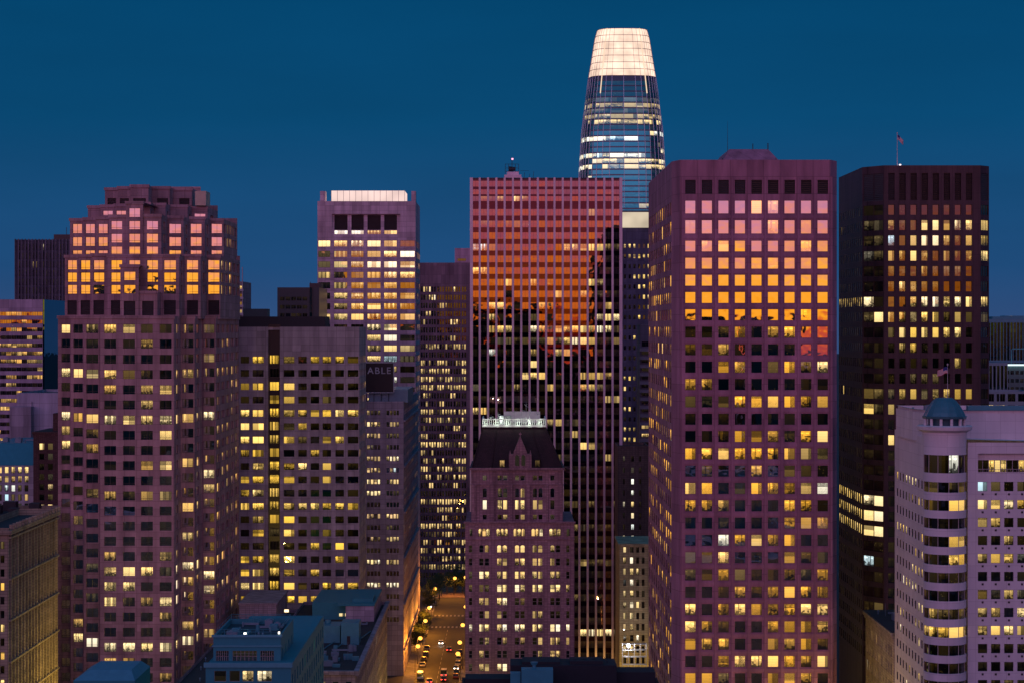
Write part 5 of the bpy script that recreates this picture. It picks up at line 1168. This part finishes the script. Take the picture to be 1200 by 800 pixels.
# traffic signals
def signal(x, y, label, colr):
    o = empty('traffic_light', (x, y, .14), label, 'traffic light'); m = MB(); m.tube((x, y, .14), (x, y, 4.2), .08); m.build('pole', STEEL, o)
    m = MB(); m.box(x - .2, x + .2, y - .15, y + .15, 3.2, 4.3); m.build('housing', STEEL, o); m = MB(); m.tube((x, y - .2, 3.9), (x, y - .15, 3.9), .16); m.build('lens', lamp_mat('signal' + str(colr[0]), colr, 10), o)
signal(-16.3, 761, 'traffic light showing red at the right corner of the crossing', (1, .05, .03)); signal(-30.9, 783, 'traffic light showing white walk lamp at far left corner of the crossing', (.9, .9, 1))

# trees
leafm = plain('foliage', (.06, .085, .025), .7, 0, .5, 1.5); barkm = plain('bark', (.06, .045, .03), .9)
def tree_mesh(r, h, n, seed):
    rnd = random.Random(seed); mb = MB(); cl = [(rnd.gauss(0, r * .45), rnd.gauss(0, r * .45), h * .62 + rnd.gauss(0, r * .4), r * rnd.uniform(.25, .5)) for _ in range(14)]
    for i in range(n):
        c = rnd.choice(cl); d = Vector((rnd.gauss(0, 1), rnd.gauss(0, 1), rnd.gauss(0, 1))).normalized() * c[3] * rnd.uniform(.6, 1.1); p = Vector(c[:3]) + d
        u = Vector((rnd.gauss(0, 1), rnd.gauss(0, 1), rnd.gauss(0, .6))).normalized() * rnd.uniform(.15, .32); v = u.orthogonal().normalized() * u.length * .7
        mb.face([p - u, p - v, p + u, p + v])
    tr = MB(); tr.tube((0, 0, 0), (0, 0, h * .5), .22, .14)
    for c in cl[:8]: tr.tube((0, 0, h * .38), c[:3], .10, .03, 5)
    return mb, tr
tps = [(-33, 700, 3, 7.5), (-33, 716, 3, 8), (-33.2, 731, 3, 7.5), (-32, 748, 3, 8), (-32.5, 792, 3.4, 9), (-32, 806, 4, 11), (-31, 820, 4.2, 12), (-29.5, 832, 4.5, 13), (-27, 850, 3.6, 10), (-23.5, 853, 3.4, 9), (-20.5, 850, 3.2, 9), (-17.5, 852, 3.4, 10), (-15, 826, 3, 8), (-14.8, 795, 2.8, 8), (-24, 862, 4, 11), (-18.5, 863, 4, 12)]
tl = ['slender tree on the left pavement, nearest of the street row', 'second dark tree along the left pavement', 'third dark tree along the left pavement', 'fourth dark tree along left pavement at the crossing', 'dark tree at the far left corner past the crossing', 'dense dark tree past the far left corner', 'tall dark tree on the left before the plaza', 'tallest dark tree at left of the plaza',
      'amber-lit tree left in the plaza row', 'amber-lit tree left of middle in the plaza row', 'amber-lit tree right of middle in the plaza row', 'amber-lit tree at right end of the plaza row', 'tree on the right pavement before the plaza', 'tree on the right pavement past the crossing', 'rear tree left of centre against the pinstriped tower', 'rear tree right of centre against the pinstriped tower']
for i, ((x, y, r, h), lb) in enumerate(zip(tps, tl)):
    o = empty('street_tree', (x, y, .1), lb, 'tree', 'street trees'); a, b = tree_mesh(r, h, 1300, i)
    a.build('crown', leafm).parent = o; b.build('trunk', barkm).parent = o

# ================================================================== city behind the viewer, seen only as dark shapes mirrored in the windows
bk = plain('dark_city_wall', (.05, .045, .05), .8)
def back(x0, x1, y, d, z, steps=()):
    o = MB(); o.box(x0, x1, y - d, y, 0, z)
    for a, b, c in steps: o.box(x0 + (x1 - x0) * a, x0 + (x1 - x0) * b, y - d * .8, y - d * .2, z, z + c)
    return o
specs = [(-330, -272, -230, 60, 118, ((.2, .5, 8),)), (-268, -236, -200, 40, 129, ((.1, .4, 5), (.6, .9, 3))), (-234, -214, -190, 40, 126, ((.3, .7, 4),)), (-212, -180, -210, 40, 131, ((.2, .35, 5),)), (-178, -150, -205, 40, 124, ((.1, .8, 4),)),
         (-146, -110, -240, 60, 112, ((.4, .6, 5),)), (-105, -60, -260, 50, 108, ()), (-34, -14, -200, 40, 121, ((.2, .6, 6), (.7, .8, 10))), (-12, 22, -230, 50, 126, ((.1, .3, 3),)), (60, 88, -200, 40, 158, ((.2, .8, 5),)),
         (93, 130, -240, 50, 113, ((.3, .7, 2.5),)), (132, 160, -210, 40, 114, ((.1, .2, 2), (.5, .8, 1.2))), (210, 250, -240, 50, 116, ((.3, .5, 6),)), (255, 300, -230, 50, 124, ((.2, .7, 4),)), (-50, 60, -300, 60, 92, ()), (160, 210, -300, 60, 88, ()),
         (-420, -340, -260, 60, 110, ()), (310, 380, -260, 60, 108, ())]
for i, (x0, x1, y, d, z, st) in enumerate(specs):
    o = back(x0, x1, y, d, z, st).build('hillside_building', bk); tag(o, 'dark building behind the viewer, only mirrored in windows', 'building', 'dark buildings behind the viewer')
for i, (x, y, z, r) in enumerate(((100, -232, 118, 4), (106, -230, 117, 5), (112, -236, 116, 3.4), (-60, -240, 110, 6), (-52, -238, 112, 6), (30, -225, 118, 5))):
    o = empty('hillside_tree', (x, y, z - 16), 'dark tree behind the viewer, only mirrored in windows', 'tree', 'trees behind the viewer'); a, b = tree_mesh(r, 16, 900, 50 + i)
    a.build('crown', leafm).parent = o; b.build('trunk', barkm).parent = o

# unseen city blocks added between viewer and towers to shade the tower bottoms
mid = wall_mat((.20, .16, .19), (3, 3.6), .85)
for i, (x0, x1, y, d, z) in enumerate(((-160, -112, 300, 40, 52), (-108, -78, 315, 40, 50), (-74, -50, 290, 50, 54), (-46, -20, 285, 45, 48), (-12, 14, 270, 60, 52), (18, 44, 300, 50, 50), (48, 78, 290, 55, 54), (82, 108, 265, 50, 56), (-130, -60, 200, 55, 66), (-52, 10, 190, 50, 62), (16, 90, 195, 55, 64), (112, 170, 300, 50, 46))):
    z = min(z, CH - .1735 * (y + d) - 6); o = MB(); o.box(x0, x1, y, y + d, 0, z); o.box(x0 + 3, x0 + (x1 - x0) * .4, y + 5, y + d * .5, z, z + 2.5); o.box(x0 + (x1 - x0) * .6, x1 - 4, y + d * .5, y + d * .8, z, z + 1.8)
    tag(o.build('shading_block', mid), 'unseen flat roofed block added below the view to shade the towers', 'building', 'added shading blocks below the view')

def clutter(B, x0, x1, y0, y1, z, n, seed, mat):
    r = random.Random(seed)
    for i in range(n):
        x, y = r.uniform(x0, x1), r.uniform(y0, y1); k = r.random(); m = MB()
        if k < .4:
            w_, d_, h_ = r.uniform(.8, 2.2), r.uniform(.8, 2), r.uniform(.7, 1.6); m.box(x, x + w_, y, y + d_, z, z + h_); m.box(x + .12, x + w_ - .12, y - .04, y - .002, z + .15, z + h_ - .15); m.tube((x + w_ / 2, y + d_ / 2, z + h_), (x + w_ / 2, y + d_ / 2, z + h_ + .18), min(w_, d_) * .35, None, 12); nm_ = 'cooling_unit'
        elif k < .7: m.tube((x, y, z), (x, y, z + .7), .14); m.tube((x, y, z + .7), (x, y, z + .95), .26, .1); nm_ = 'vent_pipe'
        elif k < .88: L_ = r.uniform(2, 5); m.box(x, x + L_, y, y + .45, z + .25, z + .65); m.box(x + L_ - .45, x + L_, y + .45, y + 2.2, z + .25, z + .65); nm_ = 'air_duct'
        else: m.tube((x, y, z), (x, y, z + r.uniform(1.5, 3)), .05, .03); nm_ = 'aerial'
        m.build(nm_, mat, B.root)
galv = plain('galvanised_sheet', (.16, .24, .30), .5, .2)
clutter(Q2, -58, -39, 474, 508, zq2 - .9, 26, 3, galv); clutter(Q2, -57, -40, 532, 552, zq2 - .9, 10, 4, galv)
clutter(Q1, q0 + 1.5, q1 - 3, YQ + 2, YQ + 19, zq - 1.0, 12, 5, galv); clutter(Q3, -75, -62, 470, 550, zq3 - .9, 16, 6, galv)
clutter(Nt, X83 + 2, xw1 - 8, 421, 440, zub - .3, 8, 8, galv); clutter(B4, PX(-10, 606), PX(30, 606), 608, 630, PZ(519, 606), 5, 9, galv); clutter(O, 85, 98, 452, 483, zO + .3, 7, 10, galv)
